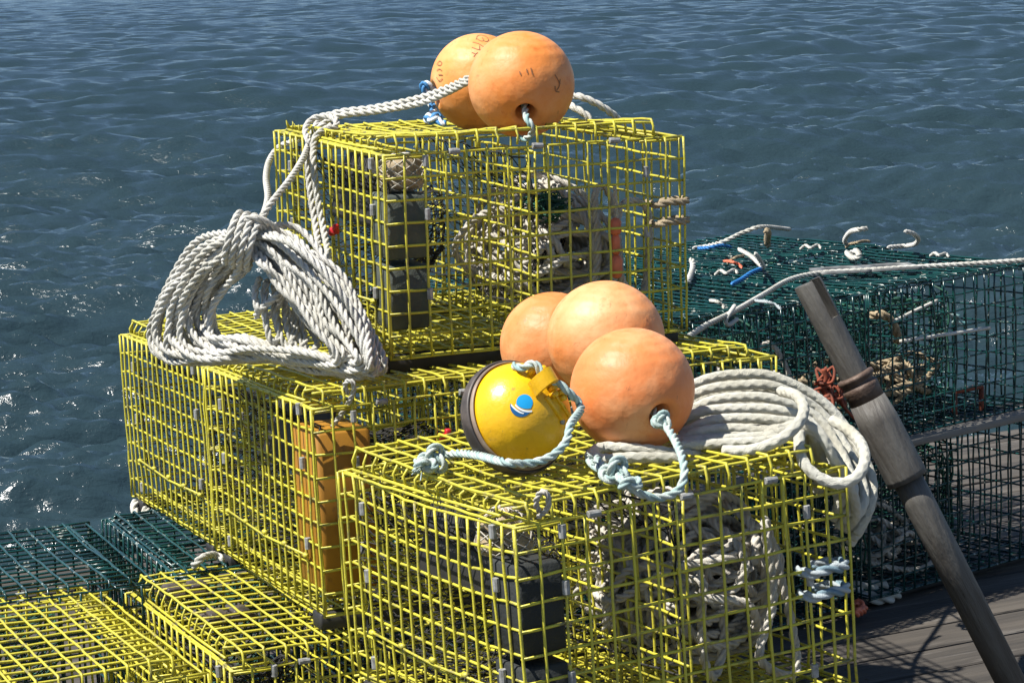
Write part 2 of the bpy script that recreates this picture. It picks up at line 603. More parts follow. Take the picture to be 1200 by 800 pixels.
        if board:
            mb = MB()
            Rb = np.array([[math.cos(.35), 0, math.sin(.35)], [0, 1, 0], [-math.sin(.35), 0, math.cos(.35)]])
            mb.box((.075, D * .5, H * .74), (.005, D * .50, H * .36), rot=Rb, bevel=.001)
            put(mb, 'entry_board', M['runner'])
        if funnels:
            tw = M['twine'] if kind == 'yellow' else M['green_twine']
            mb = MB(); funnel(mb, W * .03, W * .36, D * .5, H * .55, D * .44, H * .36, .06, .0010 if kind == 'yellow' else .0016, seed + 80, *((20, 58) if kind == 'yellow' else (13, 34))); put(mb, 'net_funnel', tw)
            mb = MB(); funnel(mb, W * .5, W * .80, D * .5, H * .55, D * .44, H * .38, .06, .0010 if kind == 'yellow' else .0016, seed + 81, *((13, 40) if kind == 'yellow' else (13, 34))); put(mb, 'net_funnel', tw)
        if clips:
            cm = M['clip']
            zr = [.8, 2.7, 4.6, 6.3, 7.4, 8.5]

            def clip(p, d, on):
                mb = MB()
                p, d = np.array(p), np.array(d) * .0100
                mb.tube([p - d, p - d * .93, p + d * .93, p + d], [.0046, .0056, .0056, .0046], 10)
                put(mb, 'clip', cm, False).parent = on
            for z in zr[1::2]:
                clip((2 * cu, -wr, z * cz + .3 * cz * random.random()), (0, 0, 1), side)
            for z in zr[::2]:
                clip(((nu - 2) * cu, -wr, z * cz + .3 * cz * random.random()), (0, 0, 1), side)
            for z in zr[1::2]:
                clip((i_ - wr, 2 * cv, z * cz + .3 * cz * random.random()), (0, 0, 1), end)
            for z in zr[::2]:
                clip((i_ - wr, D - 2 * cv, z * cz + .3 * cz * random.random()), (0, 0, 1), end)
            for x in (3.4, 7.5, 11.4):
                clip((x * cu, -.002, H + .001), (1, 0, 0), side)
            # door rod along the end panel, with its sleeves
            mb = MB()
            mb.tube([(i_ - 2.2 * wr, 2 * cv, 2.35 * cz), (i_ - 2.4 * wr, D * .5, 2.25 * cz - .004), (i_ - 2.2 * wr, D - 2 * cv, 2.35 * cz)], wr * .95, 6)
            for q in range(5):
                y = 2.2 * cv + (D - 4.4 * cv) * q / 4
                mb.tube([(i_ - 2.2 * wr, y - .006, 2.32 * cz), (i_ - 2.2 * wr, y + .006, 2.32 * cz)], .0048, 7)
            put(mb, 'door_rod', wm).parent = end

    def P(self, x, y, z):
        """local point (cells not assumed, metres) to world"""
        return self.loc + self.R @ np.array([x, y, z], float)


SC = .0381
S1, S2 = .96, 1.02      # the front trap a little nearer, the back stack a little farther than the first estimate


def W_(p, s):
    q = np.array(p, float) * s
    return q + np.array([0, 0, CAMZ])


A = Trap(W_((-.20659, 3.99674, -.63808), S2), .38944, .0218, .0065, 15, 16, 9, SC * .979 * S2, SC * 1.006 * S2, SC * 1.006 * S2, seed=100, lid_sag=.014, lid_drop=.024, board=True, runner=.03)
tag(A.e, 'yellow wire lobster trap on top of the stack, two orange floats on its lid', 'lobster trap', 'yellow lobster traps')
B1 = Trap(W_((-.32276, 3.79658, -1.02905), S2), .40191, -.022, -.01947, 24, 16, 9, SC * .94 * S2, SC * 1.02 * S2, SC * 1.0036 * S2, seed=200, lid=.027, board=True, block='brown_block', block_h=(.9, 7.9), lid_sag=.004)
tag(B1.e, 'yellow wire lobster trap under the topmost one, brown box upright in its near corner', 'lobster trap', 'yellow lobster traps')
B2 = Trap(B1.P(0, B1.D + .018, .0), .40191, -.022, -.01947, 24, 16, 9, SC * .94 * S2, SC * 1.02 * S2, SC * 1.0036 * S2, seed=300, lid=.027, block=None, lid_sag=.004)
tag(B2.e, 'yellow wire lobster trap at far left, behind the one with the brown box', 'lobster trap', 'yellow lobster traps')
C = Trap(W_((.00435, 3.29289, -1.1166), S1), .50215, -.01126, -.03405, 15, 16, 9, SC * 1.0165 * S1, SC * .967 * S1, SC * .999 * S1, seed=400, sag=.014, board=True, block='black_block', block_h=(-.2, 7.4), bulge=.0055)
tag(C.e, 'yellow wire lobster trap in front, packed with grey rope, yellow buoy on its lid', 'lobster trap', 'yellow lobster traps')

# lowest yellow trap at bottom left: its lid corner is seen at (283, 761), the far end of that edge at (169, 677)
zD = B1.P(0, 0, 0)[2] - .033
p0, p1 = on_z(283, 761, zD), on_z(169, 677, zD)
yawD = math.atan2(-(p1 - p0)[0], (p1 - p0)[1])
Dz = .035
hD = (zD - .036 - Dz) / 9
D = Trap((p0[0] - .02, p0[1] - .01, Dz), yawD, 0, 0, 15, 16, 9, SC, SC, hD, seed=500, runner=Dz - .002, block=None, lid_sag=.004)
tag(D.e, 'lowest yellow wire lobster trap at bottom left, four black vents showing in its lid', 'lobster trap', 'yellow lobster traps')
for (x, y) in ((203, 694), (231, 690), (253, 724), (280, 720)):
    l = D.R.T @ (on_z(x, y, zD - .014) - D.loc)
    mb = MB()
    mb.box((l[0], l[1], l[2]), (.046, .060, .012), bevel=.005)
    mb.box((l[0], l[1], l[2] + .009), (.032, .042, .009), bevel=.004)
    D.put(mb, 'vent_block', M['black_rubber'])
D2e = copy_tree(D.e)
D2e.matrix_world = Matrix.Translation(Vector(D.R @ np.array([-(D.W + .03), .02, 0]))) @ D.e.matrix_world
tag(D2e, 'lowest yellow wire lobster trap in the bottom left corner of the picture', 'lobster trap', 'yellow lobster traps')
tag(D.e, 'low yellow wire lobster trap at bottom left, tucked under the middle stack')

# trap that carries the front one
hE = (C.P(0, 0, 0)[2] - .07) / 9
E_ = Trap((C.loc[0] + .02, C.loc[1] + .005, .035), .49, 0, 0, 15, 16, 9, SC, SC, hE, seed=600, runner=.033, block=None, lid=.008, funnels=False)
tag(E_.e, 'yellow wire lobster trap beneath the front one, below the edge of the picture', 'lobster trap', 'yellow lobster traps')

# green traps: low one at the left, and the two-high stack at the right
p0 = on_z(205, 668, 1.47 - 1.075)
p1 = on_z(124, 603, 1.47 - 1.075)
yawG = math.atan2(-(p1 - p0)[0], (p1 - p0)[1])
G0 = Trap((p0[0], p0[1], .034), yawG, 0, 0, 20, 15, 9, SC, SC, (1.47 - 1.075 - .05) / 9, seed=700, kind='green', clips=False, block=None, lid=.012, runner=.03)
tag(G0.e, 'dark green wire lobster trap lying low behind the lowest yellow traps', 'lobster trap', 'green lobster traps')
G1e = copy_tree(G0.e)
G1e.matrix_world = Matrix.Translation(Vector(G0.R @ np.array([-(G0.W + .03), -.015, 0]))) @ G0.e.matrix_world
tag(G1e, 'dark green wire lobster trap at the left edge of the picture by the water', 'lobster trap', 'green lobster traps')

FT = Trap((0, 0, 0), 0, 0, 0, 17, 14, 9, SC, SC, SC, seed=800, kind='green', clips=False, block=None, lid=.012, runner=.02, bulge=.007)
yawF = math.radians(40)
zF = CAMZ - .725
fu = np.array([math.cos(yawF), math.sin(yawF), 0]); fv = np.array([-math.sin(yawF), math.cos(yawF), 0])
pF = on_z(1226, 304, zF)         # right front corner of the stack's top
labels = {
    (0, 0, 1): 'green wire lobster trap, upper front right of the stack behind the slotted pole',
    (-1, 0, 1): 'green wire lobster trap, upper front, between the slotted pole and the topmost yellow trap',
    (0, 1, 1): 'green wire lobster trap in the upper back row against the water, at right',
    (-1, 1, 1): 'green wire lobster trap in the upper back row, next to the topmost yellow trap',
    (0, 0, 0): 'green wire lobster trap on the dock under the grey plank, right of the pole',
    (-1, 0, 0): 'green wire lobster trap on the dock behind the hank of braided rope',
    (0, 1, 0): 'green wire lobster trap on the dock in the back row at right',
    (-1, 1, 0): 'green wire lobster trap on the dock in the back row behind the yellow stack',
}
first = True
FH = FT.H + .012
layer_z = {1: zF - FH, 0: .024}
FTRAPS = {}
for key in labels:
    i, j, k = key
    e = FT.e if first else copy_tree(FT.e)
    first = False
    jit = random.uniform(-.012, .012)
    org = np.array([pF[0], pF[1], 0]) + fu * (i * (FT.W + .022) - FT.W + jit + .10 * j) + fv * (j * (FT.D + .035) + jit * .5)
    org[2] = layer_z[k] - (.004 * (j % 2))
    yy = yawF + random.uniform(-.02, .02)
    ctr = org + np.array([math.cos(yy), math.sin(yy), 0]) * FT.W / 2 + np.array([-math.sin(yy), math.cos(yy), 0]) * FT.D / 2
    mw = Matrix.Rotation(yy, 4, 'Z')
    mw.translation = Vector(ctr)
    e.matrix_world = mw
    tag(e, labels[key], 'lobster trap', 'green lobster traps')
    FTRAPS[key] = (org, yy)


def FP(key, x, y, z):
    org, yy = FTRAPS[key]
    return org + np.array([math.cos(yy) * x - math.sin(yy) * y, math.sin(yy) * x + math.cos(yy) * y, z])


# grey plank between the two layers of green traps
mb = MB()
L = 1.36
zt = layer_z[1] - .022
zb = layer_z[0] + FH
mb.box((0, 0, (zt - zb) / 2), (L, .11, max(.02, zt - zb - .004)), bevel=.004)
o = mb.build('plank', M['plank'])
c_ = FP((0, 0, 1), FT.W + .03 - L * .5, .03, 0)
o.location = (c_[0], c_[1], zb + .002)
o.rotation_euler = (0, 0, yawF)
tag(o, 'grey weathered plank between the two layers of green traps', 'plank')


# ------------------------------------------------------------------ floats
def rot_to(axis, spin=0.0):
    z = Vector(axis).normalized()
    q = z.to_track_quat('Z', 'Y')
    return np.array((q.to_matrix() @ Matrix.Rotation(spin, 3, 'Z')))


def float_ball(px, py, Y, rpx, axis_cam, material, label):
    c = at(px, py, Y)
    r = rpx / F * Y
    ax = CR * axis_cam[0] + CU * axis_cam[1] + CB * axis_cam[2]
    e = empty('float', c)
    Rm = rot_to(ax, random.uniform(0, 6))
    h = .0195
    prof = [(h * .8, -r * .5)]
    g0 = h + .014
    for k in range(0, 60):
        a = -PI / 2 + math.asin(min(1, g0 / r)) + (PI - 2 * math.asin(g0 / r)) * k / 59
        prof.append((r * math.cos(a), r * math.sin(a) * .985))
    prof = prof[1:]
    lip = [(h + .009, -r * .940), (h + .004, -r * .925), (h, -r * .905), (h * .9, -r * .87), (h * .85, -r * .3)]
    prof = lip[::-1] + prof + [(q, -z) for q, z in lip]
    prof = prof[:len(lip)] + prof[len(lip):]
    mb = MB()
    mb.lathe(prof, 96)
    mb.v = [v @ Rm.T for v in mb.v]
    mb.build('float_body', material, e)
    mb = MB()
    mb.lathe([(h * .83, -r * .5), (h * .83, r * .5)], 24)
    mb.v = [v @ Rm.T for v in mb.v]
    mb.build('bore', M['hole'], e)
    tag(e, label, 'buoy', 'orange floats')
    return e, c, r, ax


OM = [orange_mat('faded_orange_%s' % n, b, f, d, s) for n, b, f, d, s in (
    ('a', (.74, .24, .05), (.78, .34, .13), (.60, .13, .02), 1.0),
    ('b', (.76, .29, .07), (.80, .42, .18), (.66, .20, .05), 2.3),
    ('c', (.71, .225, .068), (.76, .37, .17), (.62, .16, .035), 3.1),
    ('d', (.72, .235, .064), (.77, .38, .17), (.60, .15, .04), 4.7),
    ('e', (.70, .22, .062), (.73, .34, .14), (.58, .15, .05), 5.9))]
FB1, c1, r1, ax1 = float_ball(611, 99, 4.28, 62, (.08, -.66, .75), OM[0], 'orange round float in front on the top trap lid, dark bore with blue rope')
FB2, c2, r2, ax2 = float_ball(561, 97, 4.52, 57, (-.9, -.25, .2), OM[1], 'pale orange round float with handwriting, behind another on the top trap')
FB3, c3, r3, ax3 = float_ball(741, 457, 3.50, 74.5, (.45, -.42, .79), OM[2], 'nearest orange round float with teal rope knotted in its bore')
FB4, c4, r4, ax4 = float_ball(710, 397, 3.73, 70, (.2, .9, -.3), OM[3], 'middle orange round float of the three by the yellow buoy')
FB5, c5, r5, ax5 = float_ball(648, 404, 3.91, 63, (-.3, -.5, -.8), OM[4], 'rear orange round float above the yellow buoy, half hidden by its neighbour')


def on_c(px, py, h=0.0, trap=C, lid=.034):
    n = trap.R[:, 2]
    p0_ = trap.P(0, 0, trap.H + lid) + n * h
    d = ray(px, py)
    o = np.array([0, 0, CAMZ])
    return o + d * (((p0_ - o) @ n) / (d @ n))


def on_ball(c, r, px, py, proud=.0006):
    """point of a ball's surface seen at a pixel"""
    d = ray(px, py)
    d = d / np.linalg.norm(d)
    o = np.array([0, 0, CAMZ])
    oc = o - c
    b = oc @ d
    disc = b * b - (oc @ oc - r * r)
    t = -b - math.sqrt(max(disc, 0))
    p = o + d * t
    n = (p - c) / np.linalg.norm(p - c)
    return c + n * (r * 1.0 + proud)


def scribble(e, c, r, strokes, wpx):
    mb = MB()
    for st in strokes:
        P = spline([on_ball(c, r * .995, x, y, .0010) for x, y in st], .0015)
        N = len(P)
        nrm = (P - c) / np.linalg.norm(P - c, axis=1, keepdims=True)
        T = np.gradient(P, axis=0)
        T /= np.linalg.norm(T, axis=1, keepdims=True) + 1e-9
        S = np.cross(nrm, T) * wpx
        V = np.stack([P - S, P + S], 1) - c
        mb.add(V.reshape(-1, 3), [(2 * i, 2 * i + 1, 2 * i + 3, 2 * i + 2) for i in range(N - 1)])
    mb.build('handwriting', M['ink'], e)


# faded letters: B, A, R-like strokes going down the near side of the rear float, and a second row at its left
scribble(FB2, c2, r2, [
    [(558, 47), (560, 42.5), (565, 42), (570, 44), (572.5, 48), (568, 49), (565, 44.5)], [(559, 46), (563, 48.5), (567, 48.5)],
    [(554, 50), (561, 52), (568, 56.5)], [(553, 56), (560, 58.5), (569, 59.5)], [(562, 54), (562, 58)],
    [(553, 62), (557, 64), (555, 67)], [(557, 64), (560, 62)],
], .0009)
scribble(FB2, c2, r2, [
    [(512, 76), (515, 72), (518, 74), (516, 77), (513, 76)], [(512, 83), (515, 81), (518, 83)],
    [(512, 91), (515, 95), (519, 92)], [(514, 88), (519, 88)],
], .0009)
scribble(FB1, c1, r1, [
    [(650, 88), (653, 93), (656, 99)], [(656, 93), (655, 101), (652, 106)], [(650, 101), (651, 107), (655, 108)],
    [(617, 81), (618, 86)], [(622, 80), (624, 88)], [(609, 84), (610, 88)],
], .0010)


def trefoil(c, s, axis=None, n=90):
    s = s * .66
    t = np.linspace(0, 2 * PI, n, endpoint=False)
    P = np.column_stack([np.sin(t) + 2 * np.sin(2 * t), np.cos(t) - 2 * np.cos(2 * t), -np.sin(3 * t)]) * s
    if axis is not None:
        P = P @ rot_to(axis, .7).T
    return P + c


def rope_part(e, c, name, material, paths, r, tints=(0, 0, 1), knots=(), fuzz=()):
    mb = MB()
    for p in paths:
        laid_rope(mb, np.array(p) - c, r, .0035, tints=tints)
    for k, s, ax in knots:
        laid_rope(mb, trefoil(np.array(k) - c, s, ax), r, .0035, closed=True, tints=tints)
    for p0_, p1_ in fuzz:
        for q in range(7):
            d = (p1_ - p0_)
            j = rng.normal(0, .35, 3) * np.linalg.norm(d)
            mb.tube(spline([p0_ - c, p0_ - c + d * .5 + j * .3, p1_ - c + j * .6], .006), .0011, 5)
    mb.build(name, material, e)


# rope ends in the bores
rope_part(FB1, c1, 'rope_tail', M['rope_teal'], [[c1 + ax1 * r1 * .6, at(617, 138, 4.19), at(622, 146, 4.178), at(624, 155, 4.19), at(616, 163, 4.21), at(606, 160, 4.22)]], .0065, (1, 0, 0))
rope_part(FB2, c2, 'rope_tail', M['rope_blue'], [[at(512, 112, 4.52), at(503, 101, 4.50), at(497, 98, 4.5), at(496, 104, 4.5), at(503, 118, 4.50), at(508, 130, 4.47), at(500, 140, 4.44), at(512, 141, 4.42), at(522, 146, 4.40)]], .0075, (1, 0, 1), knots=[(at(508, 139, 4.43), .0065, None)])
Yr = 3.385
rope_part(FB3, c3, 'rope_tail', M['rope_teal'],
          [[c3 + ax3 * r3 * .6, at(772, 490, 3.42), at(781, 500, 3.385), at(790, 514, 3.34), at(799, 535, 3.27), at(802, 556, 3.235), at(794, 575, 3.22), at(772, 583, 3.205), at(748, 577, 3.195), on_c(732, 564, .012), on_c(716, 553, .012), on_c(704, 543, .014), on_c(696, 533, .014)],
           [on_c(735, 566, .012), on_c(716, 548, .016), on_c(703, 549, .012), on_c(692, 541, .012), on_c(690, 530, .014)]],
          .0064, (.55, .05, .3), knots=[(at(776, 493, 3.395), .0058, CB), (on_c(722, 553, .018), .010, CB), (on_c(737, 566, .016), .007, CU)],
          fuzz=[(on_c(703, 545, .014), on_c(694, 541, .020)), (on_c(697, 537, .014), on_c(690, 534, .020))])

# ------------------------------------------------------------------ yellow buoy
YB = 3.42
cy = at(608, 487, YB)
axy = CR * .52 + CU * .30 + CB * .80
axy = axy / np.linalg.norm(axy)
Rm = rot_to(axy)
rr = 69 / F * YB          # collar radius
rd = 63.5 / F * YB          # dome radius
YBUOY = empty('buoy', cy)
tag(YBUOY, 'round yellow buoy with black rubber collar and blue emblem on the front trap lid', 'buoy')
mb = MB()
prof = [(rd * 1.0, -.028), (rd * 1.005, -.008)]
for k in range(0, 33):
    a = PI / 2 * k / 32
    prof.append((max(.0005, rd * math.cos(a)), rd * .93 * math.sin(a)))
mb.lathe(prof, 96)
mb.v = [v @ Rm.T for v in mb.v]
mb.build('dome', M['yellow_float'], YBUOY)
mb = MB()
mb.lathe([(rr * .2, -.030), (rr * .9, -.030), (rr * .98, -.027), (rr * 1.02, -.020), (rr * 1.03, -.011), (rr * 1.02, -.004), (rr * .995, .000), (rr * .98, -.002), (rr * .975, -.010)], 96)
mb.v = [v @ Rm.T for v in mb.v]
mb.build('collar', M['black_rubber'], YBUOY)
mb = MB()
mb.lathe([(rr * .977, -.010), (rr * .975, .002), (rr * .960, .006), (rr * .945, .006), (rd * 1.006, .003), (rd * 1.006, -.012)], 96)
mb.v = [v @ Rm.T for v in mb.v]
mb.build('rim', M['tan_ring'], YBUOY)


def dome_pt(px, py, proud=.0005):
    """point of the yellow dome seen at a pixel"""
    o = np.array([0, 0, CAMZ]); d = ray(px, py); d = d / np.linalg.norm(d)
    S = np.diag([1, 1, 1 / .93]) @ Rm.T
    oo, dd = S @ (o - cy), S @ d
    a, b, c_ = dd @ dd, oo @ dd, oo @ oo - rd * rd
    t = (-b - math.sqrt(max(b * b - a * c_, 0))) / a
    p = o + d * t
    loc = Rm.T @ (p - cy)
    n = Rm @ (loc * np.array([1, 1, 1 / .93 ** 2]))
    return p + n / np.linalg.norm(n) * proud, n / np.linalg.norm(n)


def emblem(poly_outer, poly_inner, material, proud, name='emblem'):
    """patch between two pixel curves, laid on the dome"""
    mb = MB()
    a = np.array(poly_outer); b = np.array(poly_inner)
    K = 8
    V = []
    for t in np.linspace(0, 1, K):
        for q in range(len(a)):
            V.append(dome_pt(*(a[q] * (1 - t) + b[q] * t), proud)[0] - cy)
    n = len(a)
    mb.add(V, [(k * n + q, k * n + q + 1, (k + 1) * n + q + 1, (k + 1) * n + q) for k in range(K - 1) for q in range(n - 1)])
    return mb.build(name, material, YBUOY)


def arc(cx, cy_, r, a0, a1, n=24):
    return [(cx + r * math.cos(math.radians(a)), cy_ - r * math.sin(math.radians(a))) for a in np.linspace(a0, a1, n)]


def curve2(p0_, p1_, p2_, n=24):
    t = np.linspace(0, 1, n)[:, None]
    p0_, p1_, p2_ = map(np.array, (p0_, p1_, p2_))
    return [tuple(x) for x in (1 - t) ** 2 * p0_ + 2 * t * (1 - t) * p1_ + t * t * p2_]


# bright blue upper disc, its flat left side, white swoosh, navy lower part with a second swoosh
emblem(arc(614.6, 471.6, 9.6, 186, -38, 24), curve2((605.2, 473.6), (611.5, 480.6), (622.2, 478.4)), M['em_cyan'], .0006)
emblem(curve2((604, 473.2), (611, 482), (623.5, 480.5)), curve2((603.5, 475), (611, 484.6), (623.2, 482.6)), M['em_white'], .0007)
emblem(curve2((598.5, 473), (607, 484), (622.5, 483)), arc(610.5, 475.5, 12.8, 168, 322), M['em_navy'], .0006)
emblem(curve2((599.3, 473.3), (606, 482), (614, 483.6)), curve2((598.6, 475), (605.5, 484), (613.5, 484.9)), M['em_white'], .0011)

# lug with the moulded rib that runs down the dome
lp, ln = dome_pt(634, 452)
lt = lp - dome_pt(648, 476)[0]
lt = lt / np.linalg.norm(lt)
lw = np.cross(ln, lt)
RL = np.column_stack([lt, lw, ln])
mb = MB()
ringp = [lp - cy + ln * .004 + lw * (.017 * math.cos(a)) + ln * (.021 * math.sin(a)) for a in np.linspace(-.15, PI + .15, 16)]
V = []
for p in ringp:
    n_ = p - (lp - cy + ln * .004); n_ = n_ / (np.linalg.norm(n_) + 1e-9)
    V.append([p + lt * .011 + n_ * .005, p + lt * .011 - n_ * .004, p - lt * .011 - n_ * .004, p - lt * .011 + n_ * .005])
mb.grid(np.array(V), True)
mb.build('lug', M['yellow_float'], YBUOY, smooth=False)
mb = MB()
for q in (-1, 1):
    pts = []
    for t in np.linspace(0, 1, 10):
        p, n_ = dome_pt(644 + q * 4 + (664 - 644) * t, 462 - q * 2.5 + (492 - 462) * t, .001)
        pts.append(p - cy)
    mb.tube(pts, [.0042] + [.0036] * 8 + [.002], 8)
for (x, y) in ((645, 457), (652, 462), (646, 464), (655, 468)):
    p, n_ = dome_pt(x, y, 0)
    mb.tube([p - cy, p - cy + n_ * .012, p - cy + n_ * .0135], [.0048, .0046, .002], 8)
for (x, y) in ((622, 432), (628, 430), (634, 431)):
    p, n_ = dome_pt(x, y + 6, 0)
    mb.tube([p - cy - n_ * .002, p - cy + n_ * .010, p - cy + n_ * .013], [.006, .0055, .002], 8)
mb.build('rib', M['yellow_float'], YBUOY)
p, n_ = dome_pt(658, 494, 0)
mb = MB(); mb.tube([p - cy, p - cy + n_ * .004], .004, 10); mb.build('bolt', M['clip'], YBUOY)
Zl = lambda x, y, o: dome_pt(x, y)[0] + dome_pt(x, y)[1] * o
rope_part(YBUOY, cy, 'rope', M['rope_teal'],
          [[at(601, 427, 3.40), at(611, 431, 3.385), Zl(622, 440, .022), Zl(634, 450, .012), Zl(646, 455, .014), Zl(656, 466, .018), Zl(664, 480, .022), at(669, 497, 3.29), at(663, 518, 3.25), at(645, 535, 3.225), at(618, 543, 3.21), at(590, 541, 3.205), on_c(562, 534, .035), on_c(536, 531, .022), on_c(515, 535, .014), on_c(500, 542, .014), on_c(488, 552, .010)]],
          .0064, (.6, .05, .3), knots=[(on_c(508, 538, .016), .010, CB), (on_c(497, 545, .014), .008, CU)],
          fuzz=[(on_c(496, 545, .014), on_c(486, 556, .010)), (on_c(520, 534, .02), on_c(526, 541, .006))])

# ------------------------------------------------------------------ the white rope hank at left
HR = .0066


def hank(mb, outer, inner, n, rope, r, tj=.08, dz=.045, seed=1, jit=3.0, zfun=None):
    g = np.random.default_rng(seed)
    outer, inner = np.array(outer, float), np.array(inner, float)
    for i in range(n):
        t = (i + .5) / n + g.normal(0, tj)
        t = min(1.06, max(-.06, t))
        q = outer * (1 - t) + inner * t
        # each loop wanders a little
        q = q + np.column_stack([g.normal(0, jit, len(q)), g.normal(0, jit, len(q)), g.uniform(-dz, dz) + g.normal(0, dz * .25, len(q))])
        q[0] = q[0] * .22 + (outer[0] * (1 - t) + inner[0] * t) * .78
        P = np.array([at(*x) for x in q])
        if zfun is not None:
            for k in range(len(P)):
                P[k, 2] = max(P[k, 2], zfun(P[k]) + r)
        rope(mb, P, r, closed=True)


def b_top(p):
    """height of the middle traps' lids under a point"""
    l = B1.R.T @ (p - B1.loc)
    if -.02 < l[0] < B1.W + .02 and -.02 < l[1] < 2 * B1.D + .05:
        return B1.P(l[0], l[1], B1.H + .027)[2] + .001
    return -9


HANK = empty('rope_hank', at(300, 415, 4.12))
hc = np.array(HANK.location)
tag(HANK, 'hank of white laid rope tied with a wrapped knot, left of the topmost trap', 'rope')
outer = [(289, 272, 4.10), (234, 291, 4.16), (194, 342, 4.20), (178, 384, 4.22), (184, 414, 4.20), (226, 424, 4.16), (290, 416, 4.10), (366, 424, 4.02), (424, 437, 3.95), (447, 428, 3.93), (432, 376, 3.97), (396, 322, 4.03), (340, 276, 4.08)]
inner = [(289, 291, 4.10), (278, 316, 4.15), (258, 342, 4.18), (249, 368, 4.19), (257, 394, 4.17), (284, 402, 4.14), (318, 408, 4.10), (350, 414, 4.05), (384, 420, 4.01), (390, 412, 3.99), (366, 380, 4.01), (334, 342, 4.05), (306, 308, 4.08)]
mb = MB()
hank(mb, outer, inner, 29, laid_rope, HR, seed=5, jit=4.4, dz=.055, zfun=b_top)
# short slack bights inside the hank
for q, (x0, y0, x1, y1) in enumerate([(305, 325, 303, 362), (312, 330, 318, 400), (322, 345, 334, 404), (334, 360, 348, 408), (345, 372, 362, 412), (300, 372, 318, 352)]):
    P = [at(x0, y0, 4.10), at((x0 + x1) / 2 - 5, (y0 + y1) / 2, 4.07), at(x1, y1, 4.05), at(x1 + 10, y1 - 8, 4.06), at(x1 + 6, (y0 + y1) / 2, 4.09), at(x0 + 9, y0 + 2, 4.11)]
    laid_rope(mb, P, HR)
mb.v = [v - hc for v in mb.v]
mb.build('coils', M['rope_white'], HANK)
# wraps of the knot
mb = MB()
kc = at(288, 281, 4.085)
pts = []
for t in np.linspace(0, 1, 170):
    a = 2 * PI * 4.2 * t + 2.2
    k = .047 - .020 * (2 * t - 1) ** 8
    ctr_ = kc + CR * (-.030 + .052 * t) + CU * (.004 - .012 * t)
    pts.append(ctr_ + CU * (k * .95 * math.sin(a)) + CB * (k * 1.25 * math.cos(a)) + CR * (.010 * math.sin(a)))
laid_rope(mb, np.array(pts), HR)
laid_rope(mb, [at(272, 300, 4.07), at(271, 280, 4.055), at(280, 262, 4.05), at(296, 255, 4.05), at(312, 260, 4.06), at(324, 270, 4.08), at(330, 282, 4.12)], HR)
laid_rope(mb, [at(268, 290, 4.08), at(274, 268, 4.06), at(290, 260, 4.055), at(306, 265, 4.06), at(316, 275, 4.09)], HR)
mb.v = [v - hc for v in mb.v]
mb.build('wraps', M['rope_white'], HANK)
# the lines that run from the knot up over the corner of the top trap
mb = MB()
T1 = [at(296, 268, 4.08), at(306, 256, 4.09), at(318, 238, 4.13), at(338, 213, 4.22), at(353, 190, 4.33), at(361, 172, 4.44), at(368, 153, 4.52), at(377, 139, 4.56), at(400, 131, 4.55), at(440, 126, 4.53), at(490, 115, 4.48), at(524, 103, 4.42), at(548, 92, 4.36), at(566, 86, 4.36)]
T1b = [at(366, 178, 4.43), at(371, 158, 4.50), at(382, 143, 4.545), at(402, 135, 4.535), at(444, 130, 4.515), at(492, 121, 4.46), at(525, 108, 4.40), at(549, 96, 4.345), at(566, 91, 4.345)]
T2 = [at(298, 270, 4.14), at(308, 254, 4.2), at(314, 232, 4.35), at(312, 208, 4.52), at(316, 188, 4.66), at(328, 172, 4.72), at(345, 165, 4.70), at(360, 160, 4.62)]
T3 = [at(380, 144, 4.53), at(366, 160, 4.50), at(361, 182, 4.41), at(362, 212, 4.385), at(366, 242, 4.36), at(371, 272, 4.32), at(374, 296, 4.25), at(370, 320, 4.1)]
T4 = [at(390, 146, 4.50), at(374, 158, 4.47), at(367, 180, 4.385), at(369, 208, 4.36), at(373, 238, 4.34), at(379, 268, 4.31), at(385, 300, 4.23), at(386, 330, 4.08)]
for T in (T1, T1b, T2, T3, T4):
    laid_rope(mb, T, HR * 1.02)
# half hitch over the corner
laid_rope(mb, [at(362, 168, 4.42), at(358, 152, 4.46), at(366, 140, 4.50), at(382, 136, 4.50), at(394, 142, 4.48), at(392, 150, 4.46), at(380, 152, 4.44), at(370, 160, 4.42), at(366, 174, 4.40)], HR)
mb.v = [v - hc for v in mb.v]
mb.build('standing_line', M['rope_white'], HANK)

# second line behind the floats on the top trap
mb = MB()
o0 = at(690, 130, 4.55)
laid_rope(mb, np.array([at(640, 122, 4.62), at(662, 113, 4.58), at(678, 113, 4.55), at(698, 121, 4.55), at(714, 131, 4.56), at(724, 140, 4.58), at(728, 150, 4.60)]) - o0, .0075)
laid_rope(mb, np.array([at(646, 128, 4.58), at(664, 123, 4.55), at(676, 128, 4.53), at(688, 136, 4.52), at(694, 146, 4.52)]) - o0, .0075)
o = mb.build('rope', M['rope_white']); o.location = o0
tag(o, 'thin white rope end on the top trap lid, right of the orange floats', 'rope')

# ------------------------------------------------------------------ the braided hank at right
def c_top(p):
    l = C.R.T @ (p - C.loc)
    if -.01 < l[0] < C.W + .008 and -.01 < l[1] < C.D + .01:
        return C.P(l[0], l[1], C.H + .034)[2] + .002
    return -9


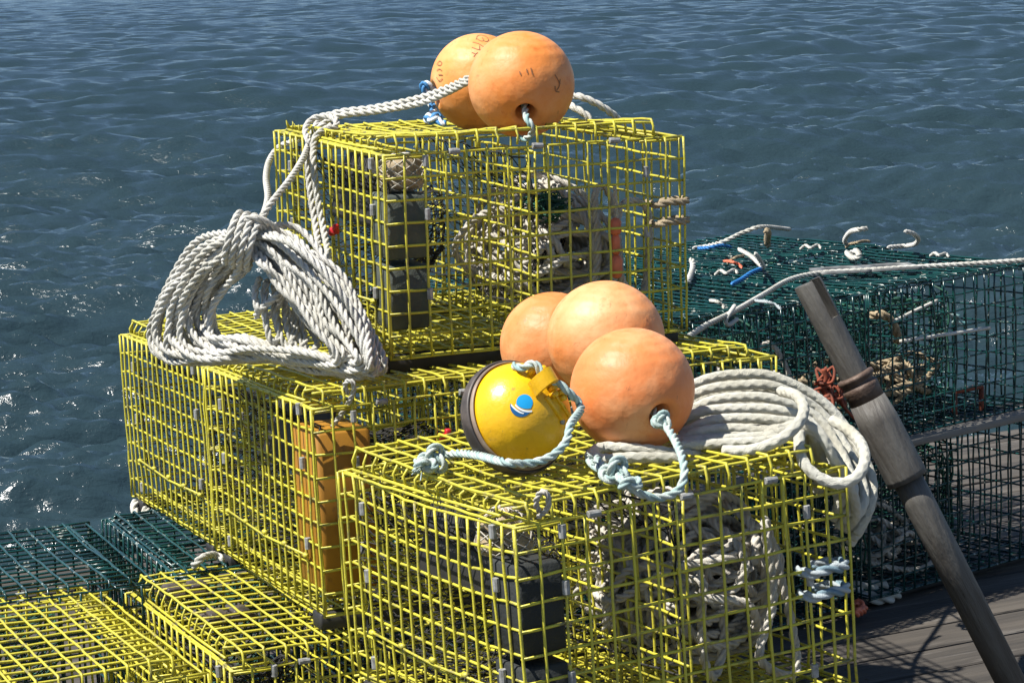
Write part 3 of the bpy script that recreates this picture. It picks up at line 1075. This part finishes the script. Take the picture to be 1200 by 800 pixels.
BR = .0079
BH = empty('rope_hank', at(880, 500, 3.55))
bc = np.array(BH.location)
tag(BH, 'hank of cream braided rope flopped over the right corner of the front trap', 'rope')
mb = MB()
gq = np.random.default_rng(12)
rows = [438, 451, 465, 478, 490, 502, 514, 526]
ends = [  # how each turn runs on at the right, from the outermost
    [(962, 470, 3.66), (998, 514, 3.64), (1019, 560, 3.58), (1021, 596, 3.55), (1004, 626, 3.54)],
    [(958, 480, 3.64), (990, 520, 3.61), (1010, 562, 3.56), (1012, 590, 3.53), (1000, 610, 3.52)],
    [(955, 488, 3.60), (984, 528, 3.57), (1000, 566, 3.52), (1002, 588, 3.50), (990, 606, 3.50)],
    [(950, 494, 3.57), (974, 528, 3.53), (988, 560, 3.49), (992, 580, 3.49), (984, 596, 3.50)],
    [(946, 498, 3.55), (968, 524, 3.51), (976, 548, 3.50), (972, 560, 3.53), (962, 556, 3.56)],
    [(938, 500, 3.53), (955, 512, 3.52), (962, 530, 3.53), (956, 544, 3.56)],
    [(928, 508, 3.49), (946, 514, 3.50), (956, 526, 3.54)],
    [(905, 522, 3.45), (930, 520, 3.48), (945, 524, 3.53)],
]
for q, y in enumerate(rows):
    for layer in range(3):
        Yq = 3.66 - .030 * q + .028 * layer
        dy = 6.5 * layer
        xj = gq.normal(0, 4)
        P = [at(796 + xj, y + 22 - q * 1.2 + dy, Yq), at(828 + xj, y + 6 - q * .7 + dy, Yq), at(866, y + dy, Yq), at(908, y + 2 + q * .5 + dy + gq.normal(0, 1), Yq)]
        P += [at(x - 5 * layer + gq.normal(0, 1.5), yy + dy, Ye + .02 * layer) for x, yy, Ye in ends[q]]
        P = [np.array([p[0], p[1], max(p[2], c_top(p) + BR)]) for p in P]
        braid_rope(mb, P, BR, wob=.0006)
mb.v = [v - bc for v in mb.v]
mb.build('coils', M['rope_braid'], BH)
mb = MB()
braid_rope(mb, [at(846, 528, 3.42), at(880, 527, 3.405), at(912, 516, 3.40), at(934, 498, 3.41), at(942, 480, 3.45), at(934, 464, 3.50), at(915, 458, 3.57)], BR * 1.08)
braid_rope(mb, [at(937, 505, 3.45), at(937, 525, 3.42), at(944, 545, 3.40), at(960, 559, 3.39), at(982, 566, 3.385), at(1002, 560, 3.39), at(1013, 542, 3.42), at(1010, 522, 3.47), at(996, 505, 3.53), at(975, 492, 3.58)], BR * 1.1)
braid_rope(mb, [at(930, 498, 3.47), at(950, 500, 3.45), at(964, 512, 3.44), at(974, 532, 3.44), at(986, 556, 3.45), at(1000, 580, 3.47), at(1003, 604, 3.50), at(994, 616, 3.53)], BR)
mb.v = [v - bc for v in mb.v]
mb.build('binding_turns', M['rope_braid'], BH)
# folded end of the same sort of rope under the nearest float
mb = MB()
o0 = at(750, 533, 3.43)
braid_rope(mb, np.array([at(800, 537, 3.40), at(770, 536, 3.39), at(735, 536, 3.385), at(706, 538, 3.39), at(695, 531, 3.41), at(706, 524, 3.435), at(735, 525, 3.43), at(770, 528, 3.43), at(806, 533, 3.44), at(822, 530, 3.47)]) - o0, .0084)
o = mb.build('rope', M['rope_braid']); o.location = o0
tag(o, 'folded bight of cream braided rope lying in front of the nearest orange float', 'rope')


# ------------------------------------------------------------------ rope stowed in the traps, and bits
def stowed(trap, cx, cy_, cz, rx, rz, n, r, material, label, seed, vertical=0):
    g = np.random.default_rng(seed)
    mb = MB()
    for i in range(n):
        ax = g.normal(0, 1, 3)
        ax[1] *= 1.6
        Rr = rot_to(ax / np.linalg.norm(ax))
        k = 9
        s = g.uniform(.55, 1.0)
        th = np.linspace(0, 2 * PI, k, endpoint=False)
        q = np.column_stack([np.cos(th) * s, np.sin(th) * s * g.uniform(.5, 1), g.normal(0, .12, k)]) @ Rr.T
        q = q * np.array([rx, cy_[1], rz]) + np.array([cx, cy_[0], cz]) + g.normal(0, .014, 3) + g.normal(0, .008, (k, 3))
        q[:, 0] = np.clip(q[:, 0], .02, trap.W - .02)
        q[:, 1] = np.clip(q[:, 1], .022, trap.D - .03)
        q[:, 2] = np.clip(q[:, 2], .016, trap.H - .012)
        laid_rope(mb, q, r, .006, closed=True)
    for i in range(vertical):
        x = cx + g.uniform(-rx, rx)
        y = g.uniform(.025, .10)
        top = cz + rz * g.uniform(.2, .95)
        q = [(x, y, top), (x + g.normal(0, .012), y - .002, cz), (x + g.normal(0, .02), y, cz - rz * .55), (x + g.normal(0, .03) + .03, y + .02, max(.02, cz - rz * .95)),
             (x + .06, y + .03, cz - rz * .4), (x + .05 + g.normal(0, .02), y + .03, top - .02)]
        q = np.array(q)
        q[:, 0] = np.clip(q[:, 0], .02, trap.W - .02)
        q[:, 2] = np.clip(q[:, 2], .016, trap.H - .012)
        laid_rope(mb, q, r, .006, closed=True)
    e = empty('rope_coil', trap.P(cx, cy_[0], .01), trap.R)
    mb.v = [v - np.array([cx, cy_[0], .01]) for v in mb.v]
    mb.build('coils', material, e)
    tag(e, label, 'rope')
    return e


stowed(C, C.W * .74, (C.D * .42, C.D * .34), C.H * .45, C.W * .25, C.H * .46, 54, .0076, M['rope_grey'], 'grey worn rope stowed inside the front yellow trap', 21, 2)
stowed(A, A.W * .70, (A.D * .40, A.D * .30), A.H * .38, A.W * .22, A.H * .37, 27, .0076, M['rope_grey'], 'loose coil of grey worn rope inside the topmost trap', 22, 2)
stowed(B1, B1.W * .70, (B1.D * .5, B1.D * .3), B1.H * .40, B1.W * .2, B1.H * .34, 8, .009, M['rope_grey'], 'coil of worn rope inside the trap under the topmost one', 23, 0)

# small floats on the line inside the top trap
e = empty('line_toggle', A.P(A.W * .80, .05, A.H * .42), A.R)
mb = MB()
for k, (dx, z, rad, ln_) in enumerate(((0, .045, .011, .016), (.002, .012, .0085, .02), (0, -.028, .012, .022))):
    prof = [(0.001, z - ln_), (rad * .7, z - ln_ * .9), (rad, z - ln_ * .5), (rad * .9, z), (rad, z + ln_ * .5), (rad * .6, z + ln_ * .9), (.001, z + ln_)]
    mb.lathe(prof, 16)
mb.build('toggle_body', M['coral'], e)
mb = MB(); laid_rope(mb, [(0, 0, .12), (.003, 0, .05), (0, 0, 0), (-.002, 0, -.05), (-.05, .01, -.08)], .004, .003); mb.build('cord', M['rope_grey'], e)
tag(e, 'coral coloured plastic toggle hanging on a cord inside the topmost trap', 'toggle')
mb = MB()
g = np.random.default_rng(3)
for k in range(22):
    q = g.normal(0, 1, (6, 3)) * np.array([.022, .014, .014])
    mb.tube(spline(q, .004, True), .0013, 5, closed=True)
o = mb.build('twine_bundle', M['green_twine']); o.location = A.P(A.W * .60, .10, A.H * .66)
tag(o, 'bundle of green netting twine inside the topmost trap above its rope', 'twine')


def bait_bag(trap, x, y, z, h, label):
    mb = MB()
    prof = [(.002, .5), (.012, .49), (.016, .44), (.030, .34), (.036, .18), (.034, 0), (.038, -.2), (.034, -.38), (.018, -.48), (.002, -.5)]
    P = spline([(q, 0, w_ * h) for q, w_ in prof], .004)
    th = np.arange(28) * 2 * PI / 28
    V = np.array([[(p[0] * (1 + .13 * math.sin(3 * a + 70 * p[2]) + .07 * math.sin(7 * a - 90 * p[2])) * math.cos(a), p[0] * (1 + .13 * math.sin(3 * a + 70 * p[2])) * math.sin(a), p[2]) for a in th] for p in P])
    mb.grid(V, True)
    e = empty('bait_bag', trap.P(x, y, z), trap.R)
    mb.build('bag', M['rope_brown'], e)
    mb = MB()
    for a0 in np.linspace(0, 2 * PI, 9, endpoint=False):
        for sg in (1, -1):
            pts = [((p[0] * 1.12 + .001) * math.cos(a0 + sg * 9 * p[2] / h * .3), (p[0] * 1.12 + .001) * math.sin(a0 + sg * 9 * p[2] / h * .3), p[2]) for p in P]
            mb.tube(pts, .0011, 5)
    mb.build('netting', M['rope_grey'], e)
    tag(e, label, 'bait bag')


bait_bag(A, .055, .062, A.H * .90, .065, 'lumpy tan bait bag tied under the near top corner of the topmost trap')
bait_bag(C, .055, .13, C.H * .90, .07, 'lumpy tan bait bag tied under the near top corner of the front trap')


def wrap_turns(trap, z, r, material, label, n=2.2, x0=None):
    """short rope lashed round the far right upright of a trap"""
    x0 = x0 if x0 is not None else trap.W - .045
    mb = MB()
    e = empty('lashing', trap.P(x0, 0, z), trap.R)
    for q in range(2):
        zz = -.035 * q
        laid_rope(mb, [(-.012, .02, zz), (-.004, -.010, zz - .002), (.02, -.016, zz + .002), (.048, -.014, zz), (.060, .004, zz + .002), (.050, .026, zz), (.02, .032, zz - .003)], r, .003, tints=(0, 1, 0))
    mb.build('turns', material, e)
    tag(e, label, 'rope')


wrap_turns(A, A.H * .67, .0072, M['rope_brown'], 'tan rope lashed in two turns round the right corner of the topmost trap', x0=A.W - .055)
wrap_turns(C, C.H * .56, .0085, M['rope_bluegrey'], 'blue grey rope lashed in two turns round the right corner of the front trap', x0=C.W - .07)

# red plastic tags
for trap, (x, y, z), lab, rx in ((A, (-.004, A.D * .42, A.H * .56), 'small red plastic tag clipped on the left end of the topmost trap', 0),
                                 (B1, (B1.W * .26, -.006, B1.H * .80), 'small red tag on the trap wire left of the yellow buoy', 1)):
    mb = MB()
    k = .8 if rx else 1.0
    mb.box((-.002, 0, 0), (.012, .026 * k, .011), bevel=.003)
    mb.box((-.003, -.011 * k, .007), (.011, .010, .012), bevel=.003)
    mb.box((-.003, .012 * k, -.004), (.012, .010, .013), bevel=.003)
    o = mb.build('tag', M['red'])
    o.matrix_world = Matrix(trap.R).to_4x4() @ (Matrix.Rotation(PI / 2 if rx else 0, 4, 'Z'))
    o.location = trap.P(x, y, z)
    tag(o, lab, 'tag')


def scrap(name, pts, r, material, label, cat='rope', rope=laid_rope, tints=(0, 0, 0)):
    P = np.array(pts)
    o0 = P.mean(0)
    mb = MB()
    if rope is None:
        mb.tube(spline(P - o0, .008), r, 8)
    else:
        rope(mb, P - o0, r, .005, tints=tints)
    o = mb.build(name, material)
    o.location = o0
    return tag(o, label, cat)


# knotted ends standing on the middle and front lids
scrap('rope_end', [at(408, 462, 3.91), at(404, 452, 3.90), at(408, 446, 3.89), at(414, 449, 3.89), at(413, 462, 3.90), at(402, 482, 3.92), at(395, 492, 3.93), at(388, 500, 3.94)], .0048, M['rope_white'], 'white rope end looped over the lid edge above the brown box')
scrap('rope_end', [at(632, 600, 3.14), at(628, 588, 3.13), at(634, 576, 3.12), at(641, 578, 3.12), at(642, 594, 3.13), at(630, 606, 3.15)], .0045, M['rope_grey'], 'grey rope end knotted at the near corner of the front trap lid')

# things on the green traps
zt = zF
def gz(x, y, dz=.012):
    return on_z(x, y, zt + dz)


scrap('rope', [gz(790, 402, .0), gz(806, 395, .02), gz(826, 382, .014), gz(860, 365, .012), gz(895, 345, .012), gz(925, 328, .012), gz(960, 320, .012), gz(1008, 317, .012), gz(1070, 313, .012), gz(1140, 309, .012), gz(1230, 303, .012)], .0064, M['rope_white'], 'long white rope stretched across the green traps at right')
scrap('rope_end', [gz(812, 291), gz(826, 289), gz(848, 283, .03), gz(872, 272, .05), gz(893, 266, .06), gz(926, 269, .03)], .0062, M['rope_white'], 'stiff white rope end rising from the back left green trap')
scrap('rope_end', [gz(900, 290, .01), gz(899, 282, .03), gz(900, 273, .07), gz(897, 270, .08)], .009, M['rope_brown'], 'pale knotted rope stub standing on the back green trap')
scrap('rope_end', [gz(866, 292), gz(880, 300), gz(894, 313, .02), gz(890, 304, .05), gz(885, 297, .07)], .006, M['rope_white'], 'short white rope tail bent up in the middle of the green lids')
scrap('rope_end', [gz(858, 333), gz(868, 328), gz(880, 320, .02), gz(892, 315, .02)], .006, M['blue'], 'short blue twine tail on the green lid left of the pole', 'twine')
scrap('rope_end', [gz(818, 291), gz(832, 290, .02), gz(846, 288, .02), gz(857, 290, .01)], .0055, M['blue'], 'blue twine end near the back left corner of the green traps', 'twine')
scrap('rope_end', [gz(992, 287), gz(990, 281, .03), gz(996, 272, .06), gz(1006, 269, .08), gz(1017, 268, .08)], .0065, M['rope_white'], 'white rope end sticking up from the green traps right of the pole')
scrap('rope_end', [gz(1040, 290), gz(1062, 288, .01), gz(1072, 286, .03), gz(1076, 280, .05), gz(1070, 274, .07), gz(1060, 271, .08)], .0062, M['rope_white'], 'white rope end curling up at far right of the green traps')
scrap('rope_end', [gz(809, 303, .03), gz(812, 309, .02), gz(811, 318, .01), gz(806, 330, .01)], .0075, M['rope_white'], 'white rope end beside the right edge of the topmost trap')
scrap('rope_end', [gz(996, 297), gz(1003, 294, .02), gz(1007, 300, .02), gz(999, 302, .01), gz(992, 296)], .0075, M['rope_white'], 'pale rope knot on the green lid behind the pole top')
scrap('line', [at(1048, 376, 5.40), at(1072, 364, 5.45), at(1098, 352, 5.50)], .004, M['rope_white'], 'thin white cord slanting up the front of the green traps at right', rope=None)
scrap('line', [at(1055, 400, 5.40), at(1100, 393, 5.47), at(1160, 384, 5.58)], .0045, M['rope_white'], 'pale taut cord across the front of the right green trap', rope=None)
scrap('rope', [at(1020, 370, 5.52), at(1032, 368, 5.50), at(1044, 376, 5.52), at(1051, 390, 5.54), at(1052, 402, 5.56)], .011, M['rope_brown'], 'tan rope bight inside the green trap right of the pole')
scrap('rope', [at(1046, 352, 5.52), at(1060, 350, 5.55), at(1054, 356, 5.55), at(1070, 351, 5.57)], .007, M['green_twine'], 'green twine knot in the right green trap', 'twine')
scrap('rope', [at(1104, 364, 5.62), at(1114, 370, 5.63), at(1124, 372, 5.65), at(1118, 378, 5.65), at(1134, 380, 5.68)], .007, M['rope_teal'], 'teal twine tangle in the rightmost green trap', 'twine', tints=(1, 1, 0))
scrap('rope_end', [at(861, 358, 4.92), at(851, 374, 4.88), at(853, 381, 4.88), at(864, 374, 4.91)], .0045, M['rope_white'], 'thin white cord hooked on the green mesh above the braided hank', rope=None)
bits = [((838, 322), (22, -6), 'rope_white', 'thin white twine end beside the slanting white rope, left of the pole'),
        ((872, 300), (-16, 5), 'rope_brown', 'pale tan twine end in the middle of the green lids'),
        ((848, 306), (18, 4), 'coral', 'faded pink twine end among the green lids left of the pole'),
        ((938, 292), (20, -5), 'rope_white', 'short white twine end on the back green lid above the pole top'),
        ((1020, 283), (-24, 3), 'rope_brown', 'frayed tan rope along the back edge of the green traps'),
        ((1090, 300), (18, -3), 'rope_white', 'short white cord end on the green lid at far right'),
        ((832, 352), (14, 5), 'rope_white', 'white twine scrap on the near left green lid'),
        ((884, 352), (26, 6), 'rope_bluegrey', 'grey twine scrap on the near green lid just left of the pole')]
for (x, y), (dx, dy), mm, lab in bits:
    scrap('twine', [gz(x, y), gz(x + dx * .3, y + dy * .5 - 2, .016), gz(x + dx * .6, y + dy * .3, .022), gz(x + dx, y + dy, .014), gz(x + dx * 1.2, y + dy + 4, .01)], .0042, M[mm], lab, 'twine')
# tubs of loose rope lying in the green traps
g = np.random.default_rng(77)
for q, (key, x, lab) in enumerate((((-1, 0, 1), .46, 'heap of worn rope low in the green trap left of the pole'), ((0, 0, 1), .20, 'heap of tan rope low in the green trap right of the pole'),
                                   ((0, 0, 0), .16, 'heap of worn rope in the lower green trap under the grey plank'))):
    mb = MB()
    org = FP(key, x, .2, .01)
    for k in range(9):
        q_ = np.column_stack([np.cos(np.linspace(0, 6.28, 8, endpoint=False)) * g.uniform(.06, .2), np.sin(np.linspace(0, 6.28, 8, endpoint=False)) * g.uniform(.05, .14), np.abs(g.normal(.03, .035, 8)) + .01 + .008 * k])
        laid_rope(mb, q_ + np.array([g.normal(0, .05), g.normal(0, .03), 0]), .0075, .007, closed=True)
    o = mb.build('rope_coil', M['rope_grey'] if q % 2 == 0 else M['rope_brown'])
    o.location = org
    o.rotation_euler = (0, 0, yawF)
    tag(o, lab, 'rope')
# grey vent plate with two oval openings lying on the green lid behind the pole top
mb = MB()
for qx in (-.062, .062):
    n_ = 40
    a_ = np.linspace(0, 2 * PI, n_, endpoint=False)
    inn = np.column_stack([qx + .046 * np.cos(a_), .024 * np.sin(a_)])
    out_ = []
    for q in a_:
        c0, s0 = math.cos(q), math.sin(q)
        k = 1 / max(abs(c0) / .062, abs(s0) / .045)
        out_.append((qx + c0 * k, s0 * k))
    out_ = np.array(out_)
    V = np.array([[(x, y, z) for x, y in R2] for R2, z in ((inn, 0), (inn, .006), (inn * .75 + out_ * .25, .009), (out_, .006), (out_, 0))])
    mb.grid(V, False)
o = mb.build('vent_plate', M['vent_grey'])
o.location = on_z(1014, 316, zF + .008)
o.rotation_euler = (0, 0, yawF - .5)
tag(o, 'grey plastic vent plate with two oval openings on the green lid by the pole top', 'vent')
# orange frames: a bait frame in the right trap, rusty chain left of the pole
mb = MB()
for (a, b) in (((0, 0, 0), (.10, 0, 0)), ((0, 0, .085), (.10, 0, .085)), ((0, 0, 0), (0, 0, .085)), ((.10, 0, 0), (.10, 0, .085))):
    mb.tube([a, b], .0065, 8)
o = mb.build('frame', M['rust'])
po = at(1119, 500, 5.62)
o.location = po; o.rotation_euler = (0, 0, yawF)
tag(o, 'square rusty orange frame on the green mesh at the right edge', 'frame')
mb = MB()
pts0 = [at(965, 432, 5.05), at(968, 444, 5.05), at(962, 454, 5.05), at(972, 462, 5.04), at(964, 468, 5.04), at(978, 466, 5.05), at(984, 470, 5.05)]
o0 = pts0[3]
mb.tube(spline(np.array(pts0) - o0, .004), .006, 7)
for p in pts0:
    mb.tube(spline(p - o0 + g.normal(0, .018, (5, 3)), .004, True), .0034, 6, closed=True)
o = mb.build('chain', M['rust']); o.location = o0
tag(o, 'tangle of rusty red chain hanging left of the pole collar', 'chain')
# rope lying on the dock at bottom right, red bit beside it
scrap('rope', [on_z(985, 680, .02), on_z(1005, 674, .012), on_z(1030, 680, .012), on_z(1052, 690, .012), on_z(1040, 700, .012), on_z(1010, 699, .02), on_z(985, 694, .02), on_z(1000, 688, .035), on_z(1040, 686, .03)], .016, M['rope_white'], 'thick white rope lying on the dock right of the front trap')
scrap('rope_end', [on_z(998, 712, .02), on_z(1006, 706, .03), on_z(1012, 713, .02), on_z(1003, 718, .03)], .011, M['coral'], 'coral red rope end on the dock right of the front trap')
# white chunk at the low left corner of the rear trap
scrap('rope_end', [B2.P(.0, B2.D - .03, -.005), B2.P(-.012, B2.D - .06, -.02), B2.P(-.004, B2.D - .10, -.03), B2.P(.01, B2.D - .08, -.012)], .0095, M['rope_white'], 'white rope knot under the lower left corner of the rear yellow trap')
scrap('rope_end', [on_z(226, 664, zD + .01), on_z(236, 654, zD + .03), on_z(252, 650, zD + .02), on_z(262, 657, zD + .01)], .008, M['rope_white'], 'white rope bit between the low green trap and the lowest yellow trap')

# ------------------------------------------------------------------ slotted pole
pt = at(946, 331, 4.72)
dirv = at(1078, 590, 4.66) - pt
Lp = (pt[2] - .0) / (-(dirv / np.linalg.norm(dirv))[2])
pd = dirv / np.linalg.norm(dirv)
pb = pt + pd * Lp
Rp = rot_to(-pd)
POLE = empty('pole', pb, Rp)
tag(POLE, 'weathered grey slotted pole with rusty collar leaning between yellow and green traps', 'pole')
r0 = .0290
Lu = np.linalg.norm(at(1003, 447, 4.69) - pt)      # collar below the top
Lm = np.linalg.norm(at(1063, 563, 4.66) - pt)


def pole_put(mb, name, material, smooth=True):
    return mb.build(name, material, POLE, smooth)


zt_ = Lp
# upper rod; slot cut from the top, open to the right front
mb = MB()
seg = 40
sn_ = Rp.T @ (CB * .32 - CR * .95)          # the slot splits the rod into a near and a far prong
sa = math.atan2(sn_[1], sn_[0])
sl_ = .085
for c0, flip in ((.12, 0), (.58, PI)):
    half = math.acos(c0)
    th = np.linspace(sa + flip - half, sa + flip + half, 26)
    ring2 = [(r0 * math.cos(a), r0 * math.sin(a)) for a in th]
    V = np.array([[(x * k, y * k, z) for x, y in ring2] for z, k in ((zt_ - sl_, 1), (zt_ - .004, 1), (zt_, .95))])
    mb.grid(V, True)
th2 = np.linspace(0, 2 * PI, 48, endpoint=False)
V = np.array([[(r0 * math.cos(a), r0 * math.sin(a), z) for a in th2] for z in (zt_ - Lu, zt_ - Lu * .6, zt_ - sl_)])
mb.grid(V, True)
o = pole_put(mb, 'upper_rod', M['pole'])
for md in [o.modifiers.new('split', 'EDGE_SPLIT')]:
    md.split_angle = math.radians(40)
mb = MB()
z1 = zt_ - Lu + .006
mb.lathe([(.001, z1 + .008), (r0 * 1.0, z1 + .008), (r0 * 1.30, z1 + .006), (r0 * 1.34, z1 + .001), (r0 * 1.28, z1 - .004), (r0 * 1.12, z1 - .007), (r0 * 1.12, z1 - .014), (r0 * 1.27, z1 - .017), (r0 * 1.30, z1 - .023), (r0 * 1.24, z1 - .029), (r0 * 1.25, z1 - .055), (.001, z1 - .057)], 48)
pole_put(mb, 'collar', M['pole_rust'])
mb = MB()
z2 = zt_ - Lm
mb.lathe([(.001, z1 - .06), (r0 * 1.28, z1 - .05), (r0 * 1.44, z1 - .10), (r0 * 1.47, z2 + .012), (r0 * 1.43, z2), (.001, z2)], 48)
pole_put(mb, 'sleeve', M['pole'])
mb = MB()
mb.lathe([(.001, z2 + .004), (r0 * 1.05, z2 + .004), (r0 * 1.08, z2 - .05), (r0 * 1.02, .004), (.001, .004)], 40)
pole_put(mb, 'lower_rod', M['pole'])

# ------------------------------------------------------------------ dock and water
mb = MB()
yd = math.radians(26)
du = np.array([math.cos(yd), math.sin(yd), 0]); dv = np.array([-math.sin(yd), math.cos(yd), 0])
Rd = np.column_stack([du, dv, [0, 0, 1]])
corner = np.array([.0, 6.2, 0])
vmax = 5.95
u0 = 1.25
pw = .142
k = 0
v = vmax
while v > -3:
    ua, ub = u0 - 1.3 + random.uniform(0, .02), 9.0
    zt_ = -.0025 - random.uniform(0, .004)
    mb.box(((ua + ub) / 2, v - pw / 2, zt_ - .0275), (ub - ua, pw - .010, .055), bevel=.004)
    for un in (.35, 1.55, 2.75, 3.95, 5.15):
        for k_ in (.03, .11):
            p = np.array([un + random.uniform(-.01, .01), v - k_, zt_])
            mb.tube([p - [0, 0, .002], p + [0, 0, .0012], p + [0, 0, .0016]], [.0045, .0045, .003], 8)
    v -= pw
o = mb.build('dock', M['deck'], smooth=False)
o.rotation_euler = (0, 0, yd)
tag(o, kind='structure')
# dock frame under the planks
mb = MB()
for v in (vmax - .1, vmax - 2.5, vmax - 5, vmax - 7.5):
    c_ = du * 4.5 + dv * v
    mb.box((c_[0], c_[1], -.21), (8.8, .2, .3), rot=Rd)
o = mb.build('dock_frame', M['plank'], smooth=False)
tag(o, kind='structure')

WZ = -1.6
rad = np.concatenate([np.geomspace(3.2, 900, 1700), np.geomspace(940, 6000, 20)])
ang = np.concatenate([np.linspace(-100, -19, 40, endpoint=False), np.linspace(-19, 19, 420), np.linspace(19, 100, 41)[1:]])
ang = np.radians(ang)
RR, AA = np.meshgrid(rad, ang, indexing='ij')
X, Y = RR * np.sin(AA), RR * np.cos(AA)
Zw = np.zeros_like(X)
gw = np.random.default_rng(42)
dr = np.gradient(rad)[:, None]
wind = math.radians(97)       # wind drift nearly towards the camera
for i in range(160):
    lam = (.13 * (.62 / .13) ** gw.random()) if i % 4 else (.62 * (12.0 / .62) ** gw.random())
    th = wind + gw.normal(0, .36)
    k = 2 * PI / lam
    amp = .0172 * lam * min(1, (.7 / lam)) ** .35 * gw.uniform(.5, 1.2)
    res = np.clip((lam / np.maximum(dr, RR * .0017) - 1.6) / 2, 0, 1)
    ph = k * (X * math.cos(th) + Y * math.sin(th)) + gw.uniform(0, 6.28)
    ph = ph + .9 * np.sin(.31 * X * gw.uniform(.5, 1.5) + .27 * Y * gw.uniform(.5, 1.5) + i)
    s = np.sin(ph)
    Zw += res * amp * (s + .28 * np.cos(2 * ph))
n1, n2 = X.shape
me = bpy.data.meshes.new('water')
V = np.column_stack([X.ravel(), Y.ravel(), Zw.ravel() + WZ])
idx = np.arange(n1 * n2).reshape(n1, n2)
Fq = np.stack([idx[:-1, :-1], idx[:-1, 1:], idx[1:, 1:], idx[1:, :-1]], -1).reshape(-1, 4)[:, ::-1]
me.vertices.add(len(V)); me.vertices.foreach_set('co', V.ravel())
me.loops.add(Fq.size); me.loops.foreach_set('vertex_index', Fq.ravel())
me.polygons.add(len(Fq)); me.polygons.foreach_set('loop_start', np.arange(0, Fq.size, 4)); me.polygons.foreach_set('loop_total', np.full(len(Fq), 4))
me.polygons.foreach_set('use_smooth', np.ones(len(Fq), bool))
me.update(calc_edges=True)
wm_ = bpy.data.materials.new('sea_water')
wm_.use_nodes = True
t = wm_.node_tree
b = t.nodes['Principled BSDF']
b.inputs['Base Color'].default_value = (.020, .038, .046, 1)
b.inputs['Roughness'].default_value = .17
b.inputs['Specular IOR Level'].default_value = .5
b.inputs['IOR'].default_value = 1.33
tc = t.nodes.new('ShaderNodeTexCoord')
mp = t.nodes.new('ShaderNodeMapping')
mp.inputs['Scale'].default_value = (.75, 1.6, 1)
t.links.new(tc.outputs['Object'], mp.inputs[0])
hs = []
for sc_, de, wt in ((14.0, 4, .40), (5.0, 3, .45)):
    n = t.nodes.new('ShaderNodeTexNoise')
    n.inputs['Scale'].default_value = sc_
    n.inputs['Detail'].default_value = de
    n.inputs['Roughness'].default_value = .55
    n.inputs['Distortion'].default_value = .4
    t.links.new(mp.outputs[0], n.inputs['Vector'])
    mu = t.nodes.new('ShaderNodeMath'); mu.operation = 'MULTIPLY'; mu.inputs[1].default_value = wt
    t.links.new(n.outputs['Fac'], mu.inputs[0])
    hs.append(mu.outputs[0])
ad = t.nodes.new('ShaderNodeMath'); ad.operation = 'ADD'
t.links.new(hs[0], ad.inputs[0]); t.links.new(hs[1], ad.inputs[1])
bp = t.nodes.new('ShaderNodeBump')
bp.inputs['Strength'].default_value = 1.0
bp.inputs['Distance'].default_value = .042
t.links.new(ad.outputs[0], bp.inputs['Height'])
t.links.new(bp.outputs[0], b.inputs['Normal'])
me.materials.append(wm_)
o = bpy.data.objects.new('water', me)
COL.objects.link(o)
tag(o, kind='structure')
